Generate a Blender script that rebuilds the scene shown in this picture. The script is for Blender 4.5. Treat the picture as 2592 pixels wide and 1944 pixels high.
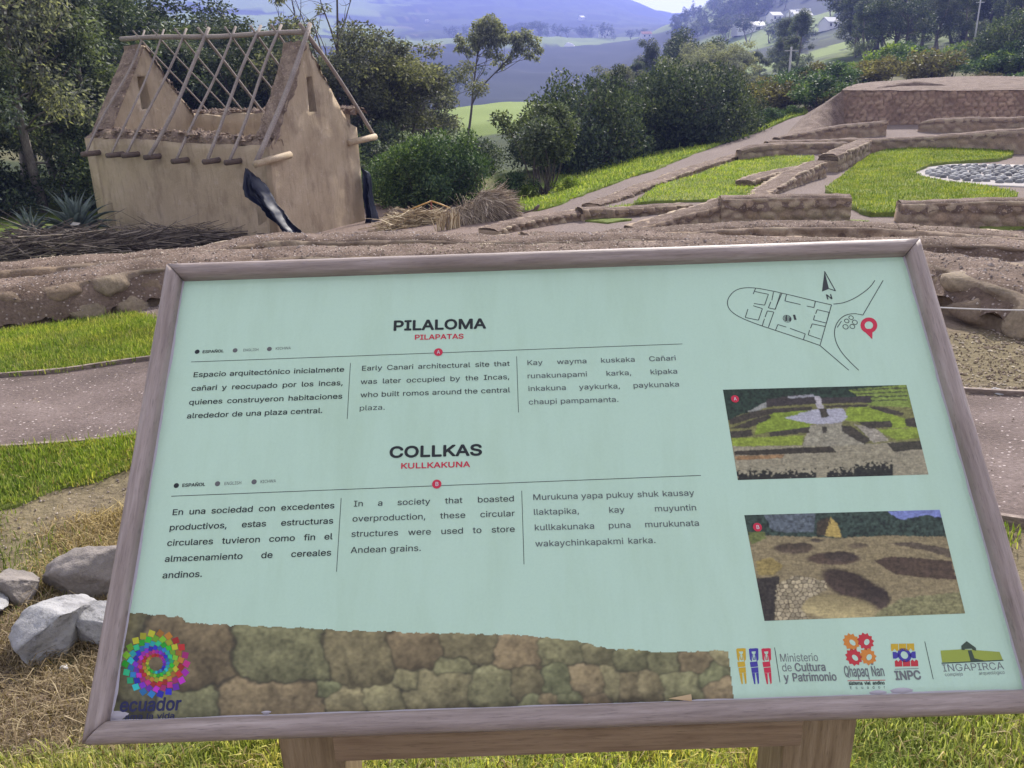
import bpy, math, random
import numpy as np
from math import radians, sin, cos, tan, pi
from mathutils import Vector, Matrix

S = bpy.context.scene
for o in list(bpy.data.objects): bpy.data.objects.remove(o)

# ------------------------------------------------------------------ camera
PITCH, ROLL, FPX, EYE = radians(20.0), radians(1.95), 2035.0, 1.55
VF = np.array([0, cos(PITCH), -sin(PITCH)])
_r0 = np.array([1., 0, 0]); _u0 = np.array([0, sin(PITCH), cos(PITCH)])
VR = _r0*cos(ROLL) - _u0*sin(ROLL)
VU = _u0*cos(ROLL) + _r0*sin(ROLL)
CAM = np.array([0, 0, EYE])
cd = bpy.data.cameras.new('camera'); cam = bpy.data.objects.new('camera', cd)
S.collection.objects.link(cam); S.camera = cam
cd.sensor_fit = 'HORIZONTAL'; cd.sensor_width = 36.0; cd.lens = FPX/2592*36.0
cd.clip_start = 0.05; cd.clip_end = 20000
cam.matrix_world = Matrix(((VR[0], VU[0], -VF[0], 0), (VR[1], VU[1], -VF[1], 0), (VR[2], VU[2], -VF[2], EYE), (0, 0, 0, 1)))

# ------------------------------------------------------------------ light
SUN_AZ, SUN_EL = radians(23), radians(36)      # azimuth from +Y towards +X
W = bpy.data.worlds.new('World'); S.world = W; W.use_nodes = True
nt = W.node_tree; bg = nt.nodes['Background']
sk = nt.nodes.new('ShaderNodeTexSky'); sk.sky_type = 'NISHITA'; sk.sun_disc = False
sk.sun_elevation = SUN_EL; sk.sun_rotation = SUN_AZ; sk.altitude = 3000; sk.dust_density = 2.0
_hs = nt.nodes.new('ShaderNodeHueSaturation'); _hs.inputs['Saturation'].default_value = .0; nt.links.new(sk.outputs[0], _hs.inputs['Color']); nt.links.new(_hs.outputs[0], bg.inputs[0]); bg.inputs[1].default_value = 0.15
ld = bpy.data.lights.new('sun', 'SUN'); ld.energy = 2.6; ld.angle = radians(0.5); ld.color = (1.0, 0.94, 0.86)
sun = bpy.data.objects.new('sun', ld); S.collection.objects.link(sun)
sd = Vector((sin(SUN_AZ)*cos(SUN_EL), cos(SUN_AZ)*cos(SUN_EL), sin(SUN_EL)))
sun.rotation_euler = (-sd).to_track_quat('-Z', 'Y').to_euler(); sun.location = (30, 40, 60)
S.view_settings.view_transform = 'Standard'; S.view_settings.look = 'None'
S.view_settings.gamma = 1.0; S.view_settings.exposure = 1.88

# ------------------------------------------------------------------ projection helpers (a pixel of the 2592 px photo plus a distance or a height)
def ray(px, py): return VR*((px-1296)/FPX) - VU*((py-972)/FPX) + VF
def aty(px, py, d): D = ray(px, py); return CAM + D*(d/D[1])
def atz(px, py, z): D = ray(px, py); return CAM + D*((z-EYE)/D[2])

# ------------------------------------------------------------------ numeric noise
def _h(ix, iy, iz, seed=0):
    n = (ix*374761393 + iy*668265263 + iz*2147483647 + seed*1274126177).astype(np.int64) & 0xffffffff
    n = ((n ^ (n >> 13))*1274126177) & 0xffffffff
    n = ((n ^ (n >> 16))*2246822519) & 0xffffffff
    return ((n ^ (n >> 15)) & 0xffffff)/float(0xffffff)
def vnoise(P, seed=0):
    P = np.asarray(P, float); i = np.floor(P).astype(np.int64); f = P-i; f = f*f*(3-2*f); r = 0
    for a in (0, 1):
        for b in (0, 1):
            for c in (0, 1):
                w = (f[:, 0] if a else 1-f[:, 0])*(f[:, 1] if b else 1-f[:, 1])*(f[:, 2] if c else 1-f[:, 2])
                r = r + w*_h(i[:, 0]+a, i[:, 1]+b, i[:, 2]+c, seed)
    return r*2-1
def fbm(P, o=4, seed=0):
    P = np.asarray(P, float); r = 0; a = 1.; t = 0
    for k in range(o):
        r = r + a*vnoise(P*(2**k), seed+k*17); t += a; a *= .5
    return r/t
def cells(u, v, seed=0):
    """jittered cell pattern: F1, F2, cell id hash"""
    iu = np.floor(u).astype(np.int64); iv = np.floor(v).astype(np.int64)
    f1 = np.full(u.shape, 9.); f2 = np.full(u.shape, 9.); cid = np.zeros(u.shape)
    z = np.zeros_like(iu)
    for a in (-1, 0, 1):
        for b in (-1, 0, 1):
            cu = iu+a; cv = iv+b
            x = cu+.5+.7*(_h(cu, cv, z, seed)-.5) + .5*(cv & 1); y = cv+.5+.6*(_h(cu, cv, z, seed+5)-.5)
            d = np.hypot(u-x, v-y)
            c = _h(cu, cv, z, seed+9)
            m = d < f1
            f2 = np.where(m, f1, np.minimum(f2, d)); cid = np.where(m, c, cid); f1 = np.where(m, d, f1)
    return f1, f2, cid
def sstep(a, b, x): t = np.clip((x-a)/(b-a), 0, 1); return t*t*(3-2*t)

# ------------------------------------------------------------------ object helpers
COL = S.collection
def mesh(name, V, F, smooth=True, col=None, mats=None, mi=None):
    V = np.asarray(V, np.float32).reshape(-1, 3)
    me = bpy.data.meshes.new(name)
    if isinstance(F, np.ndarray):
        k = F.shape[1]; m = len(F)
        me.vertices.add(len(V)); me.vertices.foreach_set('co', V.ravel())
        me.loops.add(m*k); me.loops.foreach_set('vertex_index', F.astype(np.int32).ravel())
        me.polygons.add(m)
        me.polygons.foreach_set('loop_start', np.arange(0, m*k, k, dtype=np.int32))
        me.polygons.foreach_set('loop_total', np.full(m, k, np.int32))
        me.update(calc_edges=True)
    else:
        me.from_pydata(V.tolist(), [], F)
    if col is not None:
        col = np.asarray(col, np.float32)
        if col.shape[1] == 3: col = np.concatenate([col, np.ones((len(col), 1), np.float32)], 1)
        ca = me.color_attributes.new('Col', 'FLOAT_COLOR', 'POINT'); ca.data.foreach_set('color', col.ravel())
    for mm in (mats or []): me.materials.append(mm)
    n = len(me.polygons)
    if mi is not None: me.polygons.foreach_set('material_index', np.asarray(mi, np.int32))
    me.polygons.foreach_set('use_smooth', np.full(n, smooth, bool))
    me.validate(); me.update()
    return me
def link(name, data, parent=None):
    o = bpy.data.objects.new(name, data); COL.objects.link(o)
    if parent: o.parent = parent
    return o
def obj(name, V, F, mat, parent=None, smooth=True, col=None, mi=None):
    return link(name, mesh(name, V, F, smooth, col, mat if isinstance(mat, list) else [mat], mi), parent)
def tag(o, label=None, cat=None, group=None, kind=None):
    if label: o['label'] = label
    if cat: o['category'] = cat
    if group: o['group'] = group
    if kind: o['kind'] = kind
    return o
def thing(name, label, cat, loc=(0, 0, 0), rz=0, group=None):
    o = link(name, None); o.location = tuple(float(c) for c in loc); o.rotation_euler = (0, 0, rz)
    return tag(o, label, cat, group, 'thing')
def dup(root, loc, rz, scale=1, label=None, group=None):
    r = root.copy(); COL.objects.link(r); r.location = tuple(float(c) for c in loc); r.rotation_euler = (0, 0, rz)
    r.scale = (scale,)*3 if not hasattr(scale, '__len__') else scale
    for ch in root.children:
        c = ch.copy(); COL.objects.link(c); c.parent = r
    return tag(r, label, None, group)
def grid_faces(nu, nv, closed=False):
    a = np.arange(nu*nv).reshape(nu, nv)
    if closed: a = np.concatenate([a, a[:1]], 0)
    return np.stack([a[:-1, :-1].ravel(), a[1:, :-1].ravel(), a[1:, 1:].ravel(), a[:-1, 1:].ravel()], 1)
class MB:
    """collects pieces for one mesh"""
    def __init__(s): s.V = []; s.F = []; s.M = []; s.C = []; s.n = 0
    def add(s, V, F, m=0, c=None):
        V = np.asarray(V, float).reshape(-1, 3); s.V.append(V)
        for f in (F.tolist() if isinstance(F, np.ndarray) else F): s.F.append([i+s.n for i in f]); s.M.append(m)
        if c is not None: s.C.append(np.tile(np.asarray(c, float), (len(V), 1)) if np.ndim(c) == 1 else np.asarray(c))
        s.n += len(V)
    def tube(s, pts, rad, sides=7, m=0, c=None, cap=True):
        pts = np.asarray(pts, float); n = len(pts); rad = np.broadcast_to(np.asarray(rad, float), (n,))
        t = np.gradient(pts, axis=0); t /= np.linalg.norm(t, axis=1)[:, None]+1e-9
        ref = np.array([0, 0, 1.]) if abs(t[:, 2]).mean() < .85 else np.array([1., 0, 0])
        b = np.cross(t, ref); b /= np.linalg.norm(b, axis=1)[:, None]+1e-9; nn = np.cross(b, t)
        a = np.arange(sides)*2*pi/sides
        V = pts[:, None]+rad[:, None, None]*(b[:, None]*np.cos(a)[None, :, None]+nn[:, None]*np.sin(a)[None, :, None])
        F = []
        for i in range(n-1):
            for j in range(sides):
                k = (j+1) % sides
                F.append([i*sides+j, i*sides+k, (i+1)*sides+k, (i+1)*sides+j])
        if cap: F.append(list(range(sides))[::-1]); F.append([(n-1)*sides+j for j in range(sides)])
        s.add(V.reshape(-1, 3), F, m, c)
    def box(s, c, ex, ey, ez, m=0, col=None):
        c, ex, ey, ez = (np.asarray(q, float) for q in (c, ex, ey, ez))
        V = [c+a*ex+b*ey+d*ez for a in (-.5, .5) for b in (-.5, .5) for d in (-.5, .5)]
        s.add(V, [[0, 1, 3, 2], [4, 6, 7, 5], [0, 4, 5, 1], [2, 3, 7, 6], [0, 2, 6, 4], [1, 5, 7, 3]], m, col)
    def build(s, name, mat, parent=None, smooth=True, off=None):
        V = np.concatenate(s.V); 
        if off is not None: V = V-np.asarray(off)
        return obj(name, V, s.F, mat, parent, smooth, np.concatenate(s.C) if s.C else None, s.M)

# ------------------------------------------------------------------ materials
def lin(r, g, b):
    return tuple((c/255/12.92 if c/255 <= .04045 else ((c/255+.055)/1.055)**2.4) for c in (r, g, b))
class NT:
    def __init__(s, name):
        s.m = bpy.data.materials.new(name); s.m.use_nodes = True; s.t = s.m.node_tree
        s.b = s.t.nodes['Principled BSDF']; s.out = s.t.nodes['Material Output']
    def n(s, ty, **k):
        q = s.t.nodes.new('ShaderNode'+ty)
        for a, v in k.items(): setattr(q, a, v)
        return q
    def l(s, a, b): s.t.links.new(a, b)
    def pos(s): return s.n('NewGeometry').outputs['Position']
    def noise(s, scale, detail=4, rough=.55, vec=None, sc3=None):
        q = s.n('TexNoise'); q.inputs['Scale'].default_value = scale; q.inputs['Detail'].default_value = detail; q.inputs['Roughness'].default_value = rough
        v = vec or s.pos()
        if sc3:
            mp = s.n('Mapping'); mp.inputs['Scale'].default_value = sc3; s.l(v, mp.inputs[0]); v = mp.outputs[0]
        s.l(v, q.inputs['Vector']); return q.outputs['Fac']
    def ramp(s, fac, stops):
        q = s.n('ValToRGB'); e = q.color_ramp.elements
        while len(e) < len(stops): e.new(.5)
        for k, (p, c) in enumerate(stops): e[k].position = p; e[k].color = (*c[:3], 1)
        s.l(fac, q.inputs[0]); return q.outputs[0]
    def mix(s, a, b, fac, mode='MIX'):
        q = s.n('Mix', data_type='RGBA', blend_type=mode)
        for v, i in ((fac, 0), (a, 6), (b, 7)):
            if hasattr(v, 'is_linked'): s.l(v, q.inputs[i])
            else: q.inputs[i].default_value = v if i == 0 else (*v[:3], 1)
        return q.outputs[2]
    def attr(s, name='Col'):
        q = s.n('Attribute'); q.attribute_name = name; return q.outputs['Color']
    def bump(s, h, strength=.5, dist=.02):
        q = s.n('Bump'); q.inputs['Strength'].default_value = strength; q.inputs['Distance'].default_value = dist
        s.l(h, q.inputs['Height']); s.l(q.outputs[0], s.b.inputs['Normal'])
    def fin(s, col, rough=.9, spec=.3):
        if hasattr(col, 'is_linked'): s.l(col, s.b.inputs['Base Color'])
        else: s.b.inputs['Base Color'].default_value = (*col[:3], 1)
        s.b.inputs['Roughness'].default_value = rough; s.b.inputs['Specular IOR Level'].default_value = spec
        return s.m
def earth(name, c1, c2, c3, sc=6, bs=60, bd=.02, strength=.7, attr=False, speck=None, fine=.35):
    k = NT(name); a = k.noise(sc, 6); b = k.noise(bs, 5, .7)
    col = k.ramp(a, [(.3, c1), (.5, c2), (.72, c3)])
    if attr: col = k.mix(k.attr(), col, .3)
    f = k.ramp(b, [(.3, (.55, .55, .55)), (.7, (1.4, 1.4, 1.4))])
    col = k.mix(col, f, fine, 'MULTIPLY') if False else k.mix(col, k.mix(col, f, 1., 'MULTIPLY'), fine*2)
    if speck:
        v = k.n('TexVoronoi'); v.inputs['Scale'].default_value = speck[0]; k.l(k.pos(), v.inputs['Vector'])
        m = k.ramp(v.outputs['Distance'], [(speck[1], (1, 1, 1)), (speck[1]+.08, (0, 0, 0))])
        rn = k.ramp(v.outputs['Color'], [(.45, (0, 0, 0)), (.75, (1, 1, 1))])
        col = k.mix(col, speck[2], k.mix(m, rn, 1., 'MULTIPLY'))
    k.bump(b, strength, bd)
    return k.fin(col, .95, .15)
def leafmat(name, dark, mid, light, trans=.35, sc=.25, dry=0.):
    k = NT(name); g = k.n('NewGeometry'); 
    oi = k.n('ObjectInfo')
    col = k.ramp(g.outputs['Random Per Island'], [(0, dark), (.55, mid), (1, light)])
    a = k.noise(sc, 2); col = k.mix(col, k.mix(col, (1.35, 1.3, .9), 1., 'MULTIPLY'), k.ramp(a, [(.42, (0, 0, 0)), (.6, (1, 1, 1))]))
    if dry: col = k.mix(col, k.mix(col, (1.3, 1.06, 1.25), 1., 'MULTIPLY'), k.ramp(k.noise(2.6, 5, .65), [(.45, (0, 0, 0)), (.62, (dry,)*3)])); col = k.mix(col, k.mix(col, (.62, .68, .6), 1., 'MULTIPLY'), k.ramp(k.noise(1.5, 5, .65), [(.5, (0, 0, 0)), (.68, (dry,)*3)]))
    hs = k.n('HueSaturation'); k.l(col, hs.inputs['Color'])
    mr = k.n('MapRange'); mr.inputs[3].default_value = .75; mr.inputs[4].default_value = 1.3; k.l(oi.outputs['Random'], mr.inputs[0]); k.l(mr.outputs[0], hs.inputs['Value'])
    col = hs.outputs[0]
    k.fin(col, .6, .16)
    t = k.n('BsdfTranslucent'); k.l(k.mix(col, (1.3, 1.35, .7), 1., 'MULTIPLY'), t.inputs[0])
    mx = k.n('MixShader'); mx.inputs[0].default_value = trans; k.l(k.b.outputs[0], mx.inputs[1]); k.l(t.outputs[0], mx.inputs[2]); k.l(mx.outputs[0], k.out.inputs[0])
    return k.m
def plain(name, c, rough=.8, spec=.3, metal=0):
    k = NT(name); k.b.inputs['Metallic'].default_value = metal; return k.fin(c, rough, spec)
def wood(name, c1, c2, c3, axis=(1, 14, 14), bump=.25, rough=.75):
    k = NT(name); tc = k.n('TexCoord').outputs['Object']
    a = k.noise(9, 6, .6, tc, axis); b = k.noise(45, 4, .6, tc, axis); d = k.noise(3, 3, .5, tc)
    col = k.ramp(a, [(.28, c1), (.5, c2), (.74, c3)])
    col = k.mix(col, k.mix(col, c1, .6), k.ramp(d, [(.45, (0, 0, 0)), (.7, (1, 1, 1))]))
    col = k.mix(col, k.mix(col, (.6, .6, .6), 1., 'MULTIPLY'), k.ramp(b, [(.55, (0, 0, 0)), (.75, (1, 1, 1))]))
    k.bump(b, bump, .002); return k.fin(col, rough, .35)
def colored(name, rough=.9, nz=40, amt=.5, bump=.6, bd=.01, spec=.2):
    k = NT(name); b = k.noise(nz, 5, .65); f = k.ramp(b, [(.3, (.62, .62, .62)), (.7, (1.35, 1.35, 1.35))])
    c = k.attr(); c = k.mix(c, k.mix(c, f, 1., 'MULTIPLY'), amt); k.bump(b, bump, bd); return k.fin(c, rough, spec)
M = {}
M['ground'] = colored('ground', .95, 22, .8, .8, .03, .1)
M['path'] = earth('path_gravel', (.095, .073, .064), (.148, .114, .102), (.205, .162, .147), 1.6, 55, .012, .8, speck=(38, .16, (.5, .43, .4)))
M['gravel'] = earth('gravel_cap', (.105, .073, .055), (.16, .115, .088), (.22, .163, .13), 3, 42, .02, 1., speck=(34, .24, (.42, .35, .30)))
M['pebble'] = leafmat('pebble', (.12, .09, .08), (.24, .19, .17), (.5, .44, .4), 0.)
M['stone'] = colored('stone_masonry', .92, 34, .7, .7, .015)
M['lawn'] = earth('lawn', (.09, .125, .025), (.15, .185, .042), (.20, .215, .065), 1.2, 28, .03, .9)
M['adobe'] = None

# ------------------------------------------------------------------ terrain heights
_c = []
def cz(px, py, z): _c.append(atz(px, py, z))
def cy(px, py, d): _c.append(aty(px, py, d))
def cw(az, d, z): _c.append(np.array([d*sin(radians(az)), d*cos(radians(az)), z]))
for az in range(-180, 180, 30):
    for d in (.4, 1.5, 3, 5): cw(az, d, 0)
for az in (-50, -35, -20, -8, 0, 8, 20, 35, 50): cw(az, 6.2, 0)
for az in (-120, -90, 90, 120, 180, 150, -150):
    for d, z in ((10, .3), (30, 1), (100, 2), (500, 20), (2500, 60)): cw(az, d, z)
for az in (62, 75):
    for d, z in ((12, -.9), (25, -.9), (40, .5), (100, 8), (300, 40), (700, 150), (2600, 240)): cw(az, d, z)
for az in (-55, -70):
    for d, z in ((9, -.3), (14, -1), (25, -1.5), (60, -3), (150, -2), (500, 20), (2600, 150)): cw(az, d, z)
for x, y, z in ((0, 8.2, -.1), (3, 8, -.08), (-3, 8.4, -.12), (5, 7.4, -.05), (-6, 7.6, -.15), (0, 9.6, -.4), (3, 9.6, -.4), (6, 9.3, -.4), (-4, 9.8, -.5), (-8, 9.5, -.5),
                (1, 11.3, -.85), (4, 11.3, -.85), (8, 11, -.85), (12, 11, -.9), (-2, 12, -.95), (-7, 12, -1.0), (1, 14, -.95), (4, 13.5, -.9), (8, 13.5, -.9), (14, 13.5, -.9),
                (4, 16, -.95), (8, 16, -.9), (12, 16, -.9), (18, 17, -.9), (3, 18.5, -1.), (7, 19, -.93), (11, 19, -.9), (14, 19, -.9), (20, 22, -.9), (7, 23, -.93), (10, 22.5, -.9), (13, 23, -.9), (17, 24, -.88)):
    _c.append(np.array([x, y, z], float))
for p in ((500, 605, -1.5), (700, 603, -1.5), (260, 604, -1.5), (0, 640, -1.45), (-300, 660, -1.4), (1000, 560, -1.45), (1150, 540, -1.4), (1300, 525, -1.2), (1450, 490, -1.02), (1592, 458, -.85), (1800, 385, -.7),
          (1400, 500, -1.35), (1500, 430, -1.4), (1300, 515, -1.5), (1100, 508, -1.65), (1380, 480, -1.6), (900, 520, -1.65), (1700, 380, -1.2), (1850, 340, -.95)): cz(*p)
for x, y, z in ((8, 28.5, -.93), (12, 28.3, -.9), (17, 27.4, -.9), (22, 26, -.9), (11, 30.8, -.5), (15, 31.5, -.45), (20, 31.5, -.42), (26, 30, -.4), (15, 34, -.35), (22, 35, -.3), (30, 33, -.3), (20, 46, .2), (28, 44, .3)): _c.append(np.array([x, y, z], float))
cy(2050, 284, 42); cy(2000, 300, 40)
# beyond the site: (px, py, metres)
for p in ((1000, 470, 32), (1200, 440, 36), (1400, 400, 42), (1600, 350, 46), (1000, 400, 60), (1300, 350, 65), (1500, 330, 70), (1700, 300, 70), (1900, 262, 60), (2100, 215, 58), (2300, 195, 60), (2592, 190, 60), (2900, 190, 60),
          (1150, 330, 85), (1260, 300, 95), (1260, 262, 130), (1340, 255, 130), (1180, 270, 125), (1100, 280, 120), (1450, 290, 120), (1600, 270, 120),
          (900, 330, 110), (600, 330, 100), (300, 330, 100), (700, 480, 32), (400, 500, 32), (50, 500, 32), (-300, 520, 32), (50, 420, 55), (-300, 400, 55), (0, 330, 110), (-400, 330, 110),
          (1000, 300, 230), (1200, 285, 250), (1400, 290, 250), (1600, 285, 250), (600, 290, 230), (0, 270, 230), (-500, 260, 230),
          (1000, 250, 380), (1200, 258, 380), (1400, 262, 380), (1600, 255, 380), (1000, 150, 650), (1200, 140, 650), (1400, 150, 650), (1600, 140, 650),
          (1000, 110, 850), (1180, 108, 850), (1400, 108, 850), (1600, 106, 850), (1000, 92, 1050), (1200, 94, 1050), (1400, 92, 1050), (1600, 90, 1050), (1720, 70, 900),
          (500, 110, 850), (500, 70, 1200), (0, 100, 850), (-600, 90, 850), (0, 40, 1200), (-600, 30, 1200),
          (1000, 60, 1500), (1300, 60, 1500), (1500, 60, 1500), (1650, 65, 1450), (1800, 80, 1500), (1000, 0, 2100), (1300, 0, 2100), (1500, 5, 2100), (1600, 30, 2100), (1690, 50, 2100), (1780, 62, 2100), (1900, 62, 2100),
          (600, 20, 1600), (600, -30, 2200), (0, -20, 1700), (-600, -40, 1700), (0, -80, 2500), (1000, -70, 2600), (1300, -60, 2600), (1450, -40, 2600), (1560, -12, 2600), (1620, 10, 2600), (1660, 27, 2600), (1700, 44, 2600), (1760, 56, 2600), (1850, 60, 2600),
          (-600, -90, 2600), (600, -80, 2600),
          (1750, 280, 90), (1750, 245, 160), (1750, 160, 300), (1750, 105, 470), (1740, 78, 640), (1735, 52, 800), (1790, 0, 800), (1690, 62, 820), (1650, 78, 880), (1720, 70, 1000), (1800, 30, 1000),
          (1900, 235, 110), (1900, 190, 170), (1900, 110, 320), (1900, 62, 480), (1880, 0, 720), (1900, -50, 900), (1900, -40, 1100), (1900, 20, 1500),
          (2100, 190, 90), (2100, 150, 130), (2100, 95, 260), (2100, 20, 430), (2100, -70, 700), (2100, -110, 1000),
          (2300, 165, 85), (2300, 130, 115), (2300, 70, 200), (2300, -20, 360), (2300, -130, 700), (2300, -160, 1000),
          (2592, 160, 80), (2592, 120, 110), (2592, 50, 180), (2592, -50, 320), (2592, -190, 700), (2592, -210, 1000), (2950, 120, 80), (2950, 0, 200), (2950, -200, 700),
          (2100, -20, 2600), (2592, -60, 2600)): cy(*p)
_c = np.array(_c); _c[:, 2] = np.minimum(_c[:, 2], 290)
def _feat(x, y):
    d = np.hypot(x, y)+.15; return np.stack([np.log(d)*1.1, x/d*3.2, y/d*3.2], -1)
_X = _feat(_c[:, 0], _c[:, 1])
_K = np.linalg.norm(_X[:, None]-_X[None], axis=2)
_n = len(_X); _A = np.zeros((_n+1, _n+1)); _A[:_n, :_n] = _K - np.eye(_n)*.004; _A[:_n, _n] = 1; _A[_n, :_n] = 1
_w = np.linalg.solve(_A, np.append(_c[:, 2], 0))
def H0(x, y):
    x = np.atleast_1d(np.asarray(x, float)); y = np.atleast_1d(np.asarray(y, float)); out = np.empty(x.size)
    f = _feat(x.ravel(), y.ravel())
    for i in range(0, len(f), 4000):
        out[i:i+4000] = np.linalg.norm(f[i:i+4000, None]-_X[None], axis=2)@_w[:-1]+_w[-1]
    return out.reshape(x.shape)
def relief(x, y):
    d = np.hypot(x, y).ravel(); P = np.stack([x, y, x*0], -1).reshape(-1, 3)
    r = fbm(P*.9, 4, 3)*.02*np.clip(d/3, .3, 1) + fbm(P*.12, 3, 5)*np.clip((d-30)*.012, 0, .5)
    r += fbm(P*.012, 4, 7)*np.clip((d-120)*.012, 0, 9)*sstep(120, 400, d)
    return r.reshape(x.shape)
def Hf(x, y): return H0(x, y)+relief(np.atleast_1d(np.asarray(x, float)), np.atleast_1d(np.asarray(y, float)))
def hz(x, y): return float(Hf(x, y)[0])
def gp(px, py, d):
    """ground point straight under the pixel column px at distance d"""
    p = aty(px, py, d); p[2] = hz(p[0], p[1]); return p
def hit(px, py):
    D = ray(px, py); D = D/np.hypot(D[0], D[1]); t = np.geomspace(2, 400, 900); p = CAM+t[:, None]*D; k = np.argmax(p[:, 2] < H0(p[:, 0], p[:, 1])); return p[k]
def hpoly(L): return [tuple(hit(*q)[:2]) for q in L]
def inpoly(x, y, P):
    P = np.asarray(P, float); r = np.zeros(np.shape(x), bool); j = len(P)-1
    for i in range(len(P)):
        xi, yi = P[i][:2]; xj, yj = P[j][:2]
        if yi != yj:
            r ^= ((yi > y) != (yj > y)) & (x < (xj-xi)*(y-yi)/(yj-yi)+xi)
        j = i
    return r
def zpoly(L, z): return [tuple(atz(a, b, z)[:2]) for a, b in L]

# ------------------------------------------------------------------ lawns and path outlines (plan coordinates)
WALL_LAWN = zpoly([(-500, 870), (-150, 835), (0, 822), (200, 782), (330, 770), (385, 795), (420, 850), (430, 905), (375, 912), (0, 957), (-500, 1030)], 0)
SIDE_LAWN = zpoly([(-500, 1235), (0, 1160), (325, 1122), (640, 1100), (1000, 1090), (1600, 1105), (2300, 1240), (2560, 1400), (2500, 1480), (1700, 1330), (1000, 1260), (520, 1200), (350, 1195), (240, 1235), (130, 1255), (60, 1300), (-60, 1330), (-500, 1440)], 0)
FRONT_LAWN = zpoly([(-100, 2080), (60, 1985), (330, 1935), (520, 1912), (650, 1892), (900, 1800), (1400, 1700), (2000, 1660), (2700, 1650), (3100, 1700), (3400, 2100), (2400, 3600), (600, 3600), (-300, 2700)], 0)
_pn = [atz(a, b, 0)[:2] for a, b in ((-700, 1265), (-300, 1200), (0, 1156), (325, 1120), (700, 1098), (1200, 1098), (1700, 1140), (2200, 1255), (2545, 1368), (2800, 1440), (3200, 1545), (3700, 1660))]
_pf = [atz(a, b, 0)[:2] for a, b in ((-700, 1060), (-300, 1000), (0, 957), (375, 911), (800, 890), (1300, 890), (1800, 925), (2200, 975), (2440, 1003), (2592, 1016), (2900, 1050), (3400, 1105), (4000, 1170))]
def smooth_line(P, n, it=2):
    P = np.asarray(P, float)
    for _ in range(it):
        Q = [P[0]]
        for a, b in zip(P[:-1], P[1:]): Q += [a*.75+b*.25, a*.25+b*.75]
        P = np.array(Q+[P[-1]])
    s = np.append(0, np.cumsum(np.linalg.norm(np.diff(P, axis=0), axis=1))); t = np.linspace(0, s[-1], n)
    return np.stack([np.interp(t, s, P[:, k]) for k in range(P.shape[1])], 1)
PATH_N = smooth_line(_pn, 90); PATH_F = smooth_line(_pf, 90)
RUIN_LAWN = hpoly([(1395, 560), (1460, 558), (1560, 545), (1660, 478), (1760, 448), (1850, 415), (1880, 407), (2060, 400), (2060, 415), (1960, 470), (1900, 505), (1790, 512), (1660, 515), (1610, 520)])
CIRCLE_C = np.array([12.3, 19.2])
PLAZA_LAWN = hpoly([(2088, 485), (2130, 455), (2165, 425), (2200, 400), (2240, 386), (2310, 378), (2480, 376), (2565, 378), (2562, 398), (2520, 410), (2420, 415), (2350, 425), (2310, 440), (2330, 455), (2400, 470), (2490, 478), (2555, 492), (2575, 500), (2560, 515), (2500, 530), (2430, 548), (2200, 552), (2150, 530), (2110, 500)])
SMALL_LAWN = [hpoly([(1855, 562), (1930, 556), (2080, 558), (2200, 566), (2180, 574), (1900, 576)]), hpoly([(2470, 575), (2550, 573), (2600, 580), (2520, 588)]), hpoly([(1480, 562), (1500, 557), (1570, 556), (1600, 560), (1540, 568)])]
OUT_LAWN = hpoly([(1280, 540), (1300, 520), (1390, 500), (1400, 430), (1500, 400), (1700, 372), (1850, 335), (2000, 285), (2040, 270), (2045, 284), (1960, 318), (1850, 360), (1700, 415), (1560, 463), (1450, 505), (1420, 520), (1360, 535)])

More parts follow.
